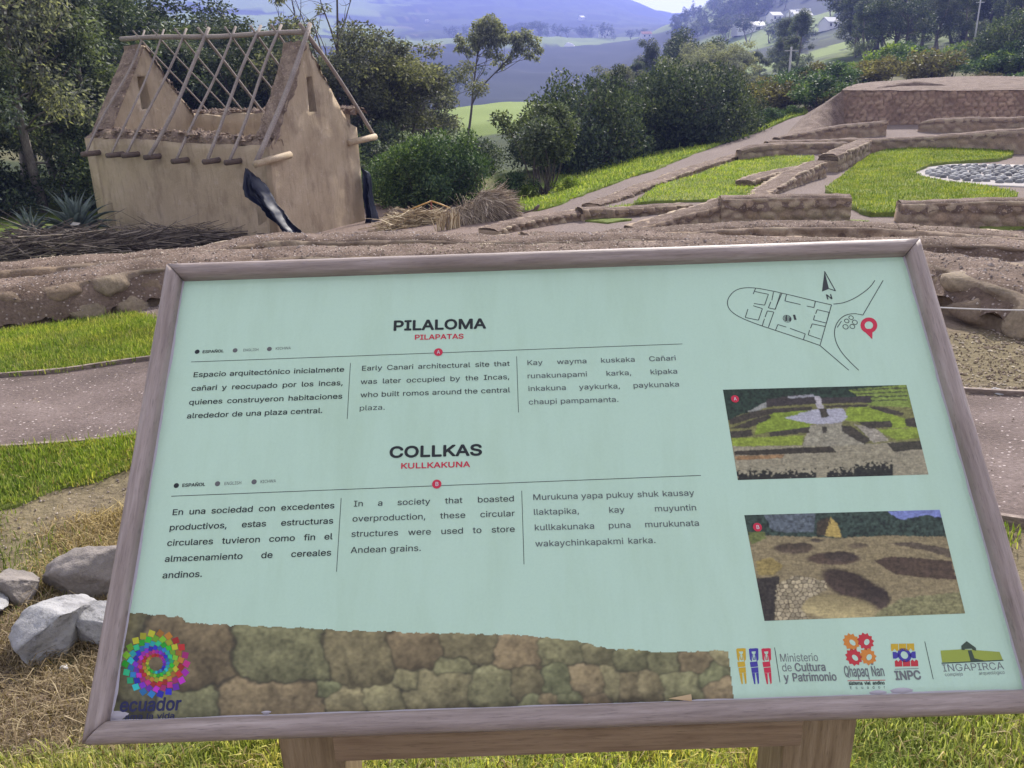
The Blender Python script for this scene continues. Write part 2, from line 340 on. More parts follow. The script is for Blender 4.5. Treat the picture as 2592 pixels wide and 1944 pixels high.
# ------------------------------------------------------------------ ground sheet
def build_ground():
    az = np.concatenate([np.linspace(-60, 60, 480, endpoint=False), np.linspace(60, 300, 90, endpoint=False)]); az = np.radians(az)
    rr = np.concatenate([[.12], np.geomspace(.35, 60, 250), np.geomspace(62, 3600, 150)])
    A, R = np.meshgrid(az, rr, indexing='ij'); x = R*np.sin(A); y = R*np.cos(A)
    z = Hf(x, y); n = x.size; xf, yf, d = x.ravel(), y.ravel(), R.ravel()
    P = np.stack([xf, yf, xf*0], 1); a1 = fbm(P*.7, 4, 11); a2 = fbm(P*.05, 4, 12); a3 = fbm(P*.006, 4, 13); a4 = fbm(P*3, 3, 14)
    def C(r, g, b): return np.array([r, g, b], float)
    dirt = C(.17, .128, .10); dry = C(.16, .135, .075); grav = C(.19, .15, .132); grass = C(.12, .165, .03); scrub = C(.05, .065, .03); dark = C(.02, .028, .024); field = C(.17, .22, .06); tan = C(.19, .17, .09)
    col = np.tile(grav, (n, 1))
    def put(m, c): 
        m = np.clip(m, 0, 1)[:, None]; col[:] = col*(1-m)+c*m
    put((d < 7)*1., dirt); put(((d < 7)*sstep(-.05, .35, a1)*.8), dry)
    put((d < 3.2)*sstep(.2, .5, a4)*.5, C(.1, .13, .03))
    out = sstep(22, 30, d); px = 1296+FPX*(xf/np.maximum(yf, .1))*1.06
    left = (xf < -.47*yf+.3*a1)*sstep(12.5, 14, d); put(left*sstep(-.45, -.1, a1), grass*1.1)
    put((xf < .06*yf)*sstep(25, 27, d+2*a1), grass*.8)
    soil = (xf > -.25*yf)*(xf < .06*yf)*sstep(13, 15, d)*(d < 26); put(soil*.8, C(.2, .15, .125))
    site = (yf < 47)*(xf > .2*yf); veg = (d > 30)*(1-site)
    put(veg*sstep(30, 40, d), scrub); put(veg*sstep(0, .3, a2), grass); put(veg*sstep(.12, .3, -a2)*.7, tan*.8)
    pd = (yf > 0)
    put(pd*sstep(84, 95, d)*(d < 140)*(xf/d > -.12)*(xf/d < .06), field*1.1)
    # far land: patchwork of fields and woods
    f1, f2, cid = cells((xf+40*a3)/70, (yf-60*a2)/45, 21)
    pal = np.array([field, grass, tan, field*.8, scrub, dark, grass*.6, dark*1.3, field*1.15, scrub*.7])
    pc = pal[np.minimum((cid*10).astype(int), 9)]; hedge = sstep(.10, .03, f2-f1)[:, None]; pc = pc*(1-hedge)+dark*hedge
    m = sstep(140, 200, d)[:, None]; col[:] = col*(1-m)+pc*m
    cen = sstep(-.32, -.28, xf/d)*sstep(.26, .2, xf/d+.0002*d*0)
    put(pd*cen*sstep(150, 200, d)*(d < 800), dark*(1+.4*a3[:, None]))
    put(pd*cen*sstep(800, 825, d)*sstep(1000, 960, d), field*(1+.35*a2[:, None]))
    put(pd*sstep(-.13, -.06, xf/d)*sstep(.26, .2, xf/d)*sstep(985, 1050, d)*.75, dark*1.3*(1+.5*a3[:, None]))
    put(pd*sstep(-.10, -.16, xf/d)*sstep(1000, 1100, d), np.where((a3+.5*a2 > 0)[:, None], field*1.5, dark*2.5))
    rt = sstep(.19, .24, xf/d)
    put(pd*rt*sstep(250, 320, d), np.where((a3 > .02)[:, None], field, dark*1.4)*(1+.3*a2[:, None]))
    # river of trodden soil behind the hut and at the path's start
    V = np.stack([xf, yf, z.ravel()], 1)
    F = grid_faces(len(az), len(rr), True)
    V = np.concatenate([V, [[0, 0, 0]]]); col = np.concatenate([col, [dirt]])
    na, nr = len(az), len(rr); i = np.arange(na); T = [[int(a), n, int(b)] for a, b in zip(i*nr, ((i+1) % na)*nr)]
    me = mesh('ground', V, F[:, ::-1].copy(), True, col, [M['ground']])
    o = link('ground', me); tag(o, kind='structure'); return o
build_ground()

def sheet(name, poly, res, lift, mat, amp=0., thick=.0, **kw):
    """flat patch following the ground inside a plan outline, with a real raised edge"""
    import mathutils
    P = np.asarray(poly, float)
    Q = []
    for a, b in zip(P, np.roll(P, -1, 0)):
        k = max(1, int(np.linalg.norm(b-a)/(res*1.2)))
        for t in range(k): Q.append(a+(b-a)*t/k)
    Q = np.array(Q); rs = np.random.RandomState(5); Q += rs.normal(0, res*.12, Q.shape)
    mn, mx = Q.min(0), Q.max(0); g = np.stack(np.meshgrid(np.arange(mn[0], mx[0], res), np.arange(mn[1], mx[1], res)), -1).reshape(-1, 2)
    g += rs.uniform(-.3, .3, g.shape)*res; ins = inpoly(g[:, 0], g[:, 1], Q)
    dm = np.min(np.linalg.norm(g[:, None]-Q[None, ::2], axis=2), axis=1); g = g[ins & (dm > res*.6)]
    allp = np.concatenate([Q, g]); ne = len(Q)
    r = mathutils.geometry.delaunay_2d_cdt([Vector(p) for p in allp], [], [list(range(ne))], 1, 1e-5)
    v = np.array([p[:] for p in r[0]]); f = r[2]
    z = Hf(v[:, 0], v[:, 1])+lift+amp*fbm(np.c_[v*2.5, v[:, :1]*0], 3, 31)
    V = np.c_[v, z]; F = [list(t) for t in f]
    from collections import Counter
    E = Counter()
    for t in F:
        for a, b in zip(t, t[1:]+t[:1]): E[(a, b)] += 1
    bd = [(a, b) for (a, b) in E if (b, a) not in E]
    n = len(V); low = {}
    for a, b in bd:
        for q in (a, b):
            if q not in low: low[q] = n+len(low)
    V = np.concatenate([V, [[V[q][0], V[q][1], V[q][2]-lift-.05] for q in low]])
    F += [[b, a, low[a], low[b]] for a, b in bd]
    return obj(name, V, F, mat, None, True)
def ribbon(name, Ln, Lf, nv, lift, mat):
    t = np.linspace(0, 1, nv); p = Ln[:, None]*(1-t)[None, :, None]+Lf[:, None]*t[None, :, None]
    z = Hf(p[..., 0], p[..., 1])+lift; V = np.concatenate([p, z[..., None]], 2).reshape(-1, 3)
    return obj(name, V, grid_faces(len(Ln), nv), mat)
tag(ribbon('path', PATH_N[::-1], PATH_F[::-1], 14, .006, M['path']), kind='structure')

# ------------------------------------------------------------------ grass blades
M['grass'] = leafmat('grass_blades', (.065, .108, .018), (.145, .205, .042), (.29, .315, .10), .4, .9, .85)
M['grass2'] = leafmat('bright_grass_blades', (.13, .165, .045), (.27, .315, .085), (.50, .50, .21), .4, .9, .85)
M['grass3'] = leafmat('bank_grass_blades', (.08, .13, .02), (.175, .25, .05), (.33, .37, .12), .4, .9, .8)
M['straw'] = leafmat('dry_straw', (.12, .085, .045), (.22, .165, .095), (.42, .34, .21), .25, .8)
def blades(name, poly, n, h, w, mat, seed, lift=.0, near=None, lean=.5, patch=0.):
    rs = np.random.RandomState(seed); P = np.asarray(poly); mn, mx = P.min(0), P.max(0)
    g = rs.uniform(mn, mx, (int(n*3.2), 2)); k = inpoly(g[:, 0], g[:, 1], P)
    if near is not None: k &= rs.uniform(0, 1, len(g)) < near(g)
    if patch: k &= fbm(np.c_[g*1.6, g[:, :1]*0], 3, seed) > rs.normal(patch, .1, len(g))
    g = g[k][:n]; n = len(g); g = g+rs.normal(0, .022, g.shape); z = Hf(g[:, 0], g[:, 1])+lift
    a = rs.uniform(0, 2*pi, n); hh = h*rs.lognormal(-.1, .38, n); ww = w*rs.uniform(.6, 1.3, n)
    L = rs.uniform(.1, 1, n)*lean; la = a+rs.uniform(-.9, .9, n)+pi/2
    B = np.c_[g, z]; s = np.c_[np.cos(a), np.sin(a), a*0]*ww[:, None]; ld_ = np.c_[np.cos(la), np.sin(la), a*0]
    mid = B+ld_*(L*hh*.35)[:, None]+np.array([0, 0, 1])*(hh*.6)[:, None]
    tip = B+ld_*(L*hh*1.0)[:, None]+np.array([0, 0, 1])*(hh*(1-.35*L))[:, None]
    V = np.stack([B-s, B+s, mid+s*.75, mid-s*.75, tip+s*.12, tip-s*.12], 1).reshape(-1, 3)
    i = np.arange(n)*6; F = np.concatenate([np.stack([i, i+1, i+2, i+3], 1), np.stack([i+3, i+2, i+4, i+5], 1)])
    return obj(name, V, F, mat, None, True)
sheet('lawn', WALL_LAWN, .12, .012, M['lawn'], .008)['kind'] = 'structure'
sheet('lawn', SIDE_LAWN, .12, .012, M['lawn'], .008)['kind'] = 'structure'
sheet('lawn', FRONT_LAWN, .1, .01, M['lawn'], .008)['kind'] = 'structure'
tag(blades('grass', WALL_LAWN, 60000, .026, .0028, M['grass'], 1, .01), kind='stuff')
tag(blades('grass', SIDE_LAWN, 60000, .024, .0026, M['grass'], 2, .01), kind='stuff')
tag(blades('grass', FRONT_LAWN, 80000, .026, .0016, M['grass2'], 3, .01, lean=.9, near=lambda g: np.clip((np.abs(g[:, 0])+.5), .3, 1)*(g[:, 1] > .75)*1.), kind='stuff')
tag(blades('dry_grass', FRONT_LAWN, 9000, .035, .0016, M['straw'], 4, .012, lean=1.6), kind='stuff')
tag(blades('dry_grass', WALL_LAWN, 3500, .024, .002, M['straw'], 15, .012, lean=1.2), kind='stuff'); tag(blades('dry_grass', SIDE_LAWN, 4500, .024, .002, M['straw'], 16, .012, lean=1.2), kind='stuff')
STONE_GROUND = zpoly([(-400, 1400), (0, 1300), (300, 1190), (420, 1180), (700, 1200), (900, 1500), (900, 1800), (520, 1920), (300, 1950), (0, 2030), (-500, 2300)], 0)
tag(blades('dry_grass', STONE_GROUND, 26000, .03, .0016, M['straw'], 6, 0, lean=2.4, patch=-.1), kind='stuff')
tag(blades('grass', STONE_GROUND, 9000, .03, .0016, M['grass'], 7, 0, lean=1.2, patch=.12), kind='stuff')

# ------------------------------------------------------------------ information sign
VPT = radians(65.2-20.0)                                   # tilt of the board against the ground
SX = np.array([1., 0, 0]); SY = np.array([0, cos(VPT), sin(VPT)]); SN = np.array([0, -sin(VPT), cos(VPT)])
def _cam(px, py, zc): return CAM + zc*(VR*((px-1296)/FPX)-VU*((py-972)/FPX)+VF)
_bl = _cam(205, 1884, .988); _br = _cam(2681, 1803, .988)
SW = float(np.linalg.norm(_br-_bl)); SO = (_bl+_br)/2; SH = .70
def onpanel(px, py):
    D = ray(px, py); p = CAM+D*(((SO-.012*SN-CAM)@SN)/(D@SN)); q = p-(SO-.012*SN); return np.array([q@SX, q@SY])
K12 = 2592/2212.
def Q(x, y): return onpanel(x*K12, y*K12)
print('SIGN', SO, SW)
SG = np.array([SO[0], SO[1]+.06, 0.]); SG[2] = hz(SG[0], SG[1])
sign = thing('information_sign', 'slanted wooden-framed information board with pale green printed panel on two posts', 'information sign', SG)
def L2W(p): p = np.asarray(p, float).reshape(-1, 3); return SO-SG+p[:, :1]*SX+p[:, 1:2]*SY+p[:, 2:3]*SN
M['frame'] = wood('weathered_wood', (.21, .165, .145), (.31, .25, .225), (.43, .36, .33), (1, 16, 16), .35, .55)
M['framev'] = wood('weathered_wood_upright', (.21, .165, .145), (.31, .25, .225), (.43, .36, .33), (16, 1, 1), .35, .55)
M['post'] = wood('post_wood', (.16, .11, .06), (.25, .18, .105), (.33, .25, .155), (14, 14, 1), .3, .8)
M['rail'] = wood('rail_wood', (.17, .11, .065), (.26, .18, .11), (.33, .24, .15), (1, 14, 14), .3, .8)
M['gap'] = plain('dark_gap', (.012, .01, .01), .9)
FB = .0265
def bar(A, B, inn, mat, gapA=.0006, gapB=.0006):
    """one mitred frame bar from corner A to corner B (panel coordinates); inn = inward direction"""
    A = np.array(A); B = np.array(B); u = (B-A)/np.linalg.norm(B-A); inn = np.array(inn)
    prof = [(0, -.030), (0, -.004), (.0012, .0015), (.004, .0052), (.008, .0075), (.0133, .0083), (.0185, .0075), (.0225, .0052), (.0255, .0015), (FB, -.004), (FB, -.030)]
    n = 60; V = []
    for i in range(n+1):
        t = i/n
        for (a, b) in prof:
            ga = gapA*(1+1.8*(1-a/FB) if gapA > .001 else 1); gb = gapB
            s0 = a+ga; s1 = np.linalg.norm(B-A)-a-gb
            q = A+u*(s0+(s1-s0)*t)+inn*a; V.append((q[0], q[1], b))
    V = np.array(V); k = len(prof); V[:, 2] += fbm(V*np.array([30, 30, 90.]), 3, int(abs(A[0])*100))*.0006
    F = [f for f in grid_faces(n+1, k).tolist()]; F += [list(range(k)), [n*k+j for j in range(k)][::-1]]
    me = mesh('frame_bar', L2W(V), F, True, None, [mat]); o = link('frame_bar', me, sign); return o
hw = SW/2
bar((-hw, 0), (hw, 0), (0, 1), M['frame'], .0014, .0006); bar((hw, SH), (-hw, SH), (0, -1), M['frame'], .0006, .0012)
bar((-hw, SH), (-hw, 0), (1, 0), M['framev'], .0006, .0008); bar((hw, 0), (hw, SH), (-1, 0), M['framev'])
k = NT('panel_laminate'); a_ = k.noise(2.2, 4); b_ = k.noise(300, 3, .6)
colp = k.ramp(a_, [(.3, (.48, .665, .505)), (.7, (.505, .685, .525))]); colp = k.mix(colp, k.mix(colp, (.9, .92, .92), 1., 'MULTIPLY'), b_); st_ = k.noise(3, 5, .65, None, (5, 1, 1)); colp = k.mix(colp, k.mix(colp, (.93, .93, .9), 1., 'MULTIPLY'), k.ramp(st_, [(.45, (0, 0, 0)), (.7, (1, 1, 1))])); M['panel'] = k.fin(colp, .2, .55)
mb = MB(); mb.box(L2W([(0, SH/2, -.016)])[0], SX*(SW-.03), SY*(SH-.03), SN*.008)
panel = mb.build('panel', M['panel'], sign, False)
# sealant and grime along the frame's inner edge
mb = MB(); rs = np.random.RandomState(3)
for (a, b, inn) in (((-hw+FB, FB), (hw-FB, FB), (0, 1)), ((-hw+FB, FB), (-hw+FB, SH-FB), (1, 0)), ((hw-FB, FB), (hw-FB, SH-FB), (-1, 0))):
    a = np.array(a); b = np.array(b); inn = np.array(inn); n = 140; P = []
    for i in range(n+1):
        t = i/n; w = .0012+.0022*max(0, float(fbm([[t*22+a[0]*9, a[1]*7, inn[0]*3]], 3, 8)[0])+.25); q = a+(b-a)*t
        P += [tuple(q-inn*.003)+(-.0095,), tuple(q+inn*w*.4)+(-.0098,), tuple(q+inn*w)+(-.0121,)]
    mb.add(L2W(P), grid_faces(n+1, 3))
for (x, y, r) in ((-hw+FB+.004, FB+.006, .011), (.42, FB+.003, .009), (.39, FB+.002, .007), (-.38, FB+.004, .004)):
    P = [(x+r*1.5*cos(t)*(1+.2*sin(3*t)), y+r*.55*sin(t), -.0119+(.002 if False else 0)) for t in np.linspace(0, 2*pi, 14, endpoint=False)]+[(x, y, -.0085)]
    mb.add(L2W(P), [[i, (i+1) % 14, 14] for i in range(14)])
mb.build('sealant', plain('old_sealant', (.40, .37, .40), .5), sign)
# posts, cross rail
def post(pl, pr, w, ytop):
    x0 = onpost(pl)[0]; x1 = onpost(pr)[0]; return x0, x1
yP = SO[1]+.022
def onpost(px, py): D = ray(px, py); return CAM+D*(yP/D[1])
pz = hz(SO[0], yP)
for (xa, xb) in ((onpost(705, 1880)[0], onpost(868, 1900)[0]), (onpost(1983, 1890)[0], onpost(2162, 1880)[0])):
    mb = MB(); dpt = .088; w = xb-xa; n = 14
    zt = lambda y: SO[2]-.031*SN[2]+(y-SO[1])*tan(VPT)-.004
    for i, (yy) in enumerate((0,)):
        V = []
        for t in np.linspace(0, 1, n+1):
            for (a, b) in ((0, .002), (.002, 0), (w-.002, 0), (w, .002), (w, dpt-.002), (w-.002, dpt), (.002, dpt), (0, dpt-.002)):
                z0 = pz-.05; z1 = zt(yP+b)-.0; V.append((xa+a, yP+b, z0+(z1-z0)*t))
        F = []
        for i in range(n):
            for j in range(8): F.append([i*8+j, i*8+(j+1) % 8, (i+1)*8+(j+1) % 8, (i+1)*8+j])
        F += [list(range(8))[::-1], [n*8+j for j in range(8)]]
        mb.add(np.array(V)-SG, F)
    mb.build('post', M['post'], sign, False)
ra = onpost(852, 1890)[0]; rb = onpost(2020, 1850)[0]; rz0 = onpost(1440, 1893)[2]
mb = MB(); V = []; n = 40
for t in np.linspace(0, 1, n+1):
    x = ra+(rb-ra)*t
    for (y, z) in ((-.012, rz0+.003), (-.012, SO[2]-.031*SN[2]+.010*tan(VPT)-.0008), (.026, SO[2]-.031*SN[2]+.048*tan(VPT)-.0008), (.026, rz0), (-.009, rz0)): V.append((x, yP+y, z))
mb.add(np.array(V)-SG, np.concatenate([grid_faces(n+1, 5), [[i*5+4, (i+1)*5+4, (i+1)*5, i*5] for i in range(n)]])); mb.add(np.array(V[:5])-SG, [[0, 1, 2, 3, 4]]); mb.add(np.array(V[-5:])-SG, [[4, 3, 2, 1, 0]])
mb.build('cross_rail', M['rail'], sign, False)

# ---- printing on the panel
INK = {'black': plain('ink_black', (.02, .024, .026), .45), 'dark': plain('ink_dark', (.045, .05, .052), .45), 'grey': plain('ink_grey', (.12, .12, .12), .45), 'soft': plain('ink_soft', (.10, .115, .115), .45),
       'red': plain('ink_red', (.55, .03, .065), .45), 'white': plain('ink_white', (.6, .62, .62), .45), 'navy': plain('ink_navy', (.02, .022, .08), .45), 'yellow': plain('ink_yellow', (.55, .36, .03), .45),
       'blue': plain('ink_blue', (.06, .05, .3), .45), 'orange': plain('ink_orange', (.6, .22, .04), .45), 'lime': plain('ink_lime', (.30, .36, .06), .45), 'moss': plain('ink_moss', (.05, .075, .05), .45), 'slate': plain('ink_slate', (.16, .17, .17), .45), 'brick': plain('ink_brick', (.5, .04, .05), .45)}
PZ = -.0117
_tc = {}
try: FONT = bpy.data.fonts.load(bpy.utils.system_resource('DATAFILES', path='fonts')+'/Inter.woff2')
except Exception: FONT = None
def glyphs(s, bold=0.):
    """outline a word, then fill every outer contour with the holes that lie in it (fonts with overlapping contours stay whole)"""
    if (s, bold) in _tc: return _tc[(s, bold)]
    cu = bpy.data.curves.new('t', 'FONT'); cu.body = s; cu.size = 1; cu.dimensions = '2D'; cu.fill_mode = 'NONE'; cu.resolution_u = 4
    if FONT: cu.font = FONT
    o = bpy.data.objects.new('t', cu); COL.objects.link(o); dg = bpy.context.evaluated_depsgraph_get(); dg.update()
    me = bpy.data.meshes.new_from_object(o.evaluated_get(dg)); P = np.array([v.co[:2] for v in me.vertices]); nb = {}
    for e in me.edges:
        a, b = e.vertices; nb.setdefault(a, []).append(b); nb.setdefault(b, []).append(a)
    seen = set(); L = []
    for v in range(len(P)):
        if v in seen or v not in nb: continue
        l = [v]; seen.add(v); cur = v
        while True:
            nx = [q for q in nb[cur] if q not in seen]
            if not nx: break
            cur = nx[0]; seen.add(cur); l.append(cur)
        if len(l) > 2: L.append(P[l])
    from mathutils.geometry import delaunay_2d_cdt
    A = np.concatenate(L); ed = []; n = 0
    for l in L: ed += [(n+i, n+(i+1) % len(l)) for i in range(len(l))]; n += len(l)
    rr = delaunay_2d_cdt([Vector(q) for q in A], ed, [], 0, 1e-7); v2 = np.array([q[:] for q in rr[0]]); T = np.array([list(t) for t in rr[2]]); c = v2[T].mean(1); wn = np.zeros(len(T))
    for l in L:
        p, q = l, np.roll(l, -1, 0); up = (p[None, :, 1] <= c[:, None, 1]) & (q[None, :, 1] > c[:, None, 1]); dn = (p[None, :, 1] > c[:, None, 1]) & (q[None, :, 1] <= c[:, None, 1])
        sd_ = (q[None, :, 0]-p[None, :, 0])*(c[:, None, 1]-p[None, :, 1])-(c[:, None, 0]-p[None, :, 0])*(q[None, :, 1]-p[None, :, 1]); wn += (up & (sd_ > 0)).sum(1)-(dn & (sd_ < 0)).sum(1)
    T = T[wn != 0]; a, b, d = v2[T[:, 0]], v2[T[:, 1]], v2[T[:, 2]]; fl = (b[:, 0]-a[:, 0])*(d[:, 1]-a[:, 1])-(b[:, 1]-a[:, 1])*(d[:, 0]-a[:, 0]) < 0; T[fl] = T[fl][:, ::-1]
    V = [v2]; F = T.tolist()
    r = (np.concatenate(V).astype(float), F); bpy.data.objects.remove(o); bpy.data.curves.remove(cu); bpy.data.meshes.remove(me)
    _tc[(s, bold)] = r; return r
CAP = float(glyphs('H')[0][:, 1].max()); SPC = float(glyphs('n n')[0][:, 0].max()-2*glyphs('n')[0][:, 0].max())
class Print:
    def __init__(s): s.mb = MB()
    def line(s, txt, a, b, size=None, cap=None, bold=0., just=True, ysc=1., xsc=None, z=PZ):
        """text from panel point a towards b (baseline); words spread between both"""
        a = np.array(a); b = np.array(b); W_ = np.linalg.norm(b-a); u = (b-a)/W_; v = np.array([-u[1], u[0]])
        words = txt.split(' '); G = [glyphs(w) for w in words]; shifts = [(0., 0.)]+([(bold*cos(q), bold*sin(q)) for q in np.arange(8)*pi/4] if bold > .001 else [])
        ws = [g[0][:, 0].max()-min(0, g[0][:, 0].min()) for g in G]; size = size or cap/CAP
        xs = size
        if len(words) == 1 or not just:
            nat = (sum(ws)+.28*(len(ws)-1))*size; xs = size*W_/nat; gap = .28*xs
        else:
            nat = sum(ws)*size; xs = size*(xsc or min(.98, .89*W_/nat)); gap = (W_-sum(ws)*xs)/(len(ws)-1)
        x = 0
        for g, w in zip(G, ws):
            V = g[0]; P = a+(x+V[:, :1]*xs)*u+V[:, 1:2]*size*ysc*v
            for k, (sx, sy) in enumerate(shifts): s.mb.add(np.c_[P+sx*size*u+sy*size*v, np.full(len(P), z+k*.00003)], g[1])
            x += w*xs+gap
        return s
    def poly(s, pts, z=PZ):
        s.mb.add(np.c_[np.array(pts), np.full(len(pts), z)], [list(range(len(pts)))]); return s
    def stroke(s, pts, w, z=PZ):
        P = np.array(pts, float); t = np.gradient(P, axis=0); t /= np.linalg.norm(t, axis=1)[:, None]+1e-12; nn = np.c_[-t[:, 1], t[:, 0]]*w/2
        V = np.stack([P-nn, P+nn], 1).reshape(-1, 2); s.mb.add(np.c_[V, np.full(len(V), z)], grid_faces(len(P), 2)); return s
    def disc(s, c, r, r2=0, n=28, z=PZ):
        t = np.linspace(0, 2*pi, n, endpoint=False); c = np.array(c); E = np.c_[np.cos(t), np.sin(t)]
        if r2: V = np.concatenate([c+E*r, c+E*r2]); s.mb.add(np.c_[V, np.full(len(V), z)], [[i, (i+1) % n, n+(i+1) % n, n+i] for i in range(n)])
        else: s.mb.add(np.c_[c+E*r, np.full(n, z)], [list(range(n))])
        return s
    def done(s, name, ink, label=None):
        V = np.concatenate(s.mb.V); s.mb.V = [L2W(V)]; o = s.mb.build(name, INK[ink] if isinstance(ink, str) else ink, panel, False)
        if label: o['label'] = label
        return o
PXW = 1.2/2473*K12*1.1                     # about one 2212-px of the photo in metres on the panel
def heading(t, a, b, cap, ink, bold): Print().line(t, Q(*a), Q(*b), cap=cap, bold=bold, just=False).done('heading', ink)
heading('PILALOMA', (848, 714), (1049, 709), .0165, 'black', .03); heading('PILAPATAS', (895, 734), (1001, 731.5), .0082, 'red', .022)
heading('COLLKAS', (840, 988.5), (1040, 983), .0160, 'black', .03); heading('KULLKAKUNA', (865, 1012.5), (1015, 1008.5), .0080, 'red', .022)
for (x, y, c, t, xa, ya, xb, yb) in ((426, 760, 'black', 'ESPAÑOL', 437, 763, 483, 761), (508, 757, 'dark', 'ENGLISH', 525, 759.5, 558, 758), (582, 754, 'dark', 'KICHWA', 595, 756, 628, 754.5),
                                     (381, 1049, 'black', 'ESPAÑOL', 393, 1052, 443, 1049.5), (470, 1045, 'dark', 'ENGLISH', 484, 1048, 521, 1046), (549, 1041, 'dark', 'KICHWA', 562, 1044, 596, 1042)):
    Print().disc(Q(x, y), .0037).line(t, Q(xa, ya), Q(xb, yb), cap=.0046, bold=.02 if c == 'black' else 0, just=False).done('language_key', c if c == 'black' else 'grey')
p = Print().stroke([Q(413, 782), Q(1474, 743)], .0009)
for a, b in (((757, 784), (750, 905)), ((1116, 770), (1120, 891))): p.stroke([Q(*a), Q(*b)], .0008)
p.done('rule_line', 'dark')
p = Print().stroke([Q(370, 1072), Q(1514, 1027)], .0009)
for a, b in (((737, 1076), (727, 1235)), ((1127, 1060), (1132, 1219))): p.stroke([Q(*a), Q(*b)], .0008)
p.done('rule_line', 'dark')
def badge(x, y, r, t, s=1.):
    c = Q(x, y); o = Print().disc(c, r, z=PZ+.0004).done('letter_badge', 'red')
    pr = Print(); pr.line(t, c+np.array([-.34*r, -.42*r]), c+np.array([.36*r, -.42*r]), cap=.85*r, bold=.01, z=PZ+.0007); pr.done('badge_letter', 'white')
badge(947, 761, .0066, 'A'); badge(943.5, 1046, .0066, 'B')
def para(lines, size, ink, bold=0.):
    pr = Print()
    rat = []
    for t, a, b in lines:
        w_ = [glyphs(q)[0][:, 0] for q in t.split(' ')]; nat = sum(q.max()-min(0, q.min()) for q in w_)*size; W_ = np.linalg.norm(Q(*b)-Q(*a)); rat.append(W_/(nat+(len(w_)-1)*.25*size))
    xsc = min(rat)
    for t, a, b in lines: pr.line(t, Q(*a), Q(*b), size=size, bold=bold or .004, xsc=xsc) if ' ' in t else pr.line(t, Q(*a), Q(*b), size=size, bold=bold, just=False)
    pr.done('paragraph', ink)
Z1 = .0158
para([('Espacio arquitectónico inicialmente', (416.5, 815), (743, 803)), ('cañari y reocupado por los incas,', (412.5, 844.5), (740, 832)), ('quienes construyeron habitaciones', (407.5, 874.5), (739, 861)), ('alrededor de una plaza central.', (403, 904), (696, 892))], Z1, 'black', .010)
para([('Early Canari architectural site that', (780.5, 801), (1101, 790.5)), ('was later occupied by the Incas,', (778.5, 830), (1100, 819)), ('who built romos around the central', (778, 858.5), (1102, 847.5)), ('plaza.', (775.5, 887), (831, 885))], Z1, 'dark')
para([('Kay wayma kuskaka Cañari', (1138, 789), (1460, 778.5)), ('runakunapami karka, kipaka', (1138.5, 817.5), (1463, 807)), ('inkakuna yaykurka, paykunaka', (1140.5, 845), (1467, 835)), ('chaupi pampamanta.', (1141.5, 874), (1336, 868))], Z1, 'soft')
para([('En una sociedad con excedentes', (371, 1113), (722, 1098)), ('productivos, estas estructuras', (365, 1146), (719.5, 1131)), ('circulares tuvieron como fin el', (360, 1179.5), (718, 1165)), ('almacenamiento de cereales', (355, 1214), (715, 1200)), ('andinos.', (350, 1249.5), (436, 1246))], .0163, 'black', .010)
para([('In a society that boasted', (763.5, 1094.5), (1110, 1083)), ('overproduction, these circular', (760.5, 1127), (1112, 1115)), ('structures were used to store', (758, 1160), (1112, 1149)), ('Andean grains.', (757, 1195), (909, 1190))], .0163, 'dark')
para([('Murukuna yapa pukuy shuk kausay', (1150.5, 1080.5), (1500, 1070.5)), ('llaktapika, kay muyuntin', (1152, 1112.5), (1504, 1102.5)), ('kullkakunaka puna murukunata', (1154, 1146), (1510, 1136)), ('wakaychinkapakmi karka.', (1156, 1181), (1416, 1173))], .0163, 'soft')
# site map
def Z6(x, y): return onpanel(1750+.38065*x, 650+.38065*y)
def curve(L, n=40): return smooth_line(np.array(L, float), n, 3)
p = Print(); w6 = .0012
p.stroke([Z6(*q) for q in curve([(855, 590), (750, 553), (560, 490), (475, 462), (390, 432), (300, 392), (250, 350), (236, 305), (250, 265), (290, 222), (350, 205), (425, 207), (500, 220), (600, 241), (750, 277), (850, 302), (932, 320)], 120)], w6)
for L in ([(932, 320), (855, 590)], [(428, 208), (411, 248)], [(420, 231), (512, 250), (487, 322), (416, 311)], [(411, 326), (472, 345), (446, 422), (358, 404), (376, 348)], [(546, 235), (535, 290)], [(528, 300), (512, 340), (558, 350), (592, 243)], [(602, 243), (556, 350)],
          [(512, 470), (548, 368), (505, 360), (490, 402)], [(486, 412), (471, 460)], [(632, 252), (622, 294), (726, 318)], [(824, 298), (815, 338), (767, 328)], [(916, 370), (836, 352), (826, 380)], [(820, 390), (812, 420), (898, 441)], [(890, 464), (803, 446), (792, 476)], [(786, 488), (777, 520), (860, 549)], [(898, 441), (916, 370)],
          [(655, 476), (757, 513), (745, 551)], [(631, 468), (575, 451), (560, 488)], [(1275, 157), (1140, 388), (1140.5, 388)], [(855, 590), (1047, 755)], [(970, 470), (998, 428)]):
    for a, b in zip(L[:-1], L[1:]): p.stroke([Z6(*a), Z6(*b)], w6)
for L in ([(945, 315), (1010, 308), (1080, 280), (1150, 235), (1195, 195), (1220, 157)], [(1140, 388), (1075, 375), (1010, 392), (965, 440), (948, 500), (960, 570), (1000, 640), (1060, 705), (1113, 755)]): p.stroke([Z6(*q) for q in curve(L)], w6)
for (x, y, r) in ((1062, 405, .0039), (1033, 427, .0039), (1087, 436, .0043), (1025, 466, .0045), (1070, 464, .0042)): p.disc(Z6(x, y), r, r-.0011)
p.disc(Z6(637, 412), .0066, .0058)
for k_ in range(6):
    for j in range(6):
        c = Z6(617+k_*8, 392+j*8)
        if np.hypot(*(c-Z6(637, 412))) < .0055: p.disc(c, .0007+.0003*((k_*7+j*3) % 3), n=6)
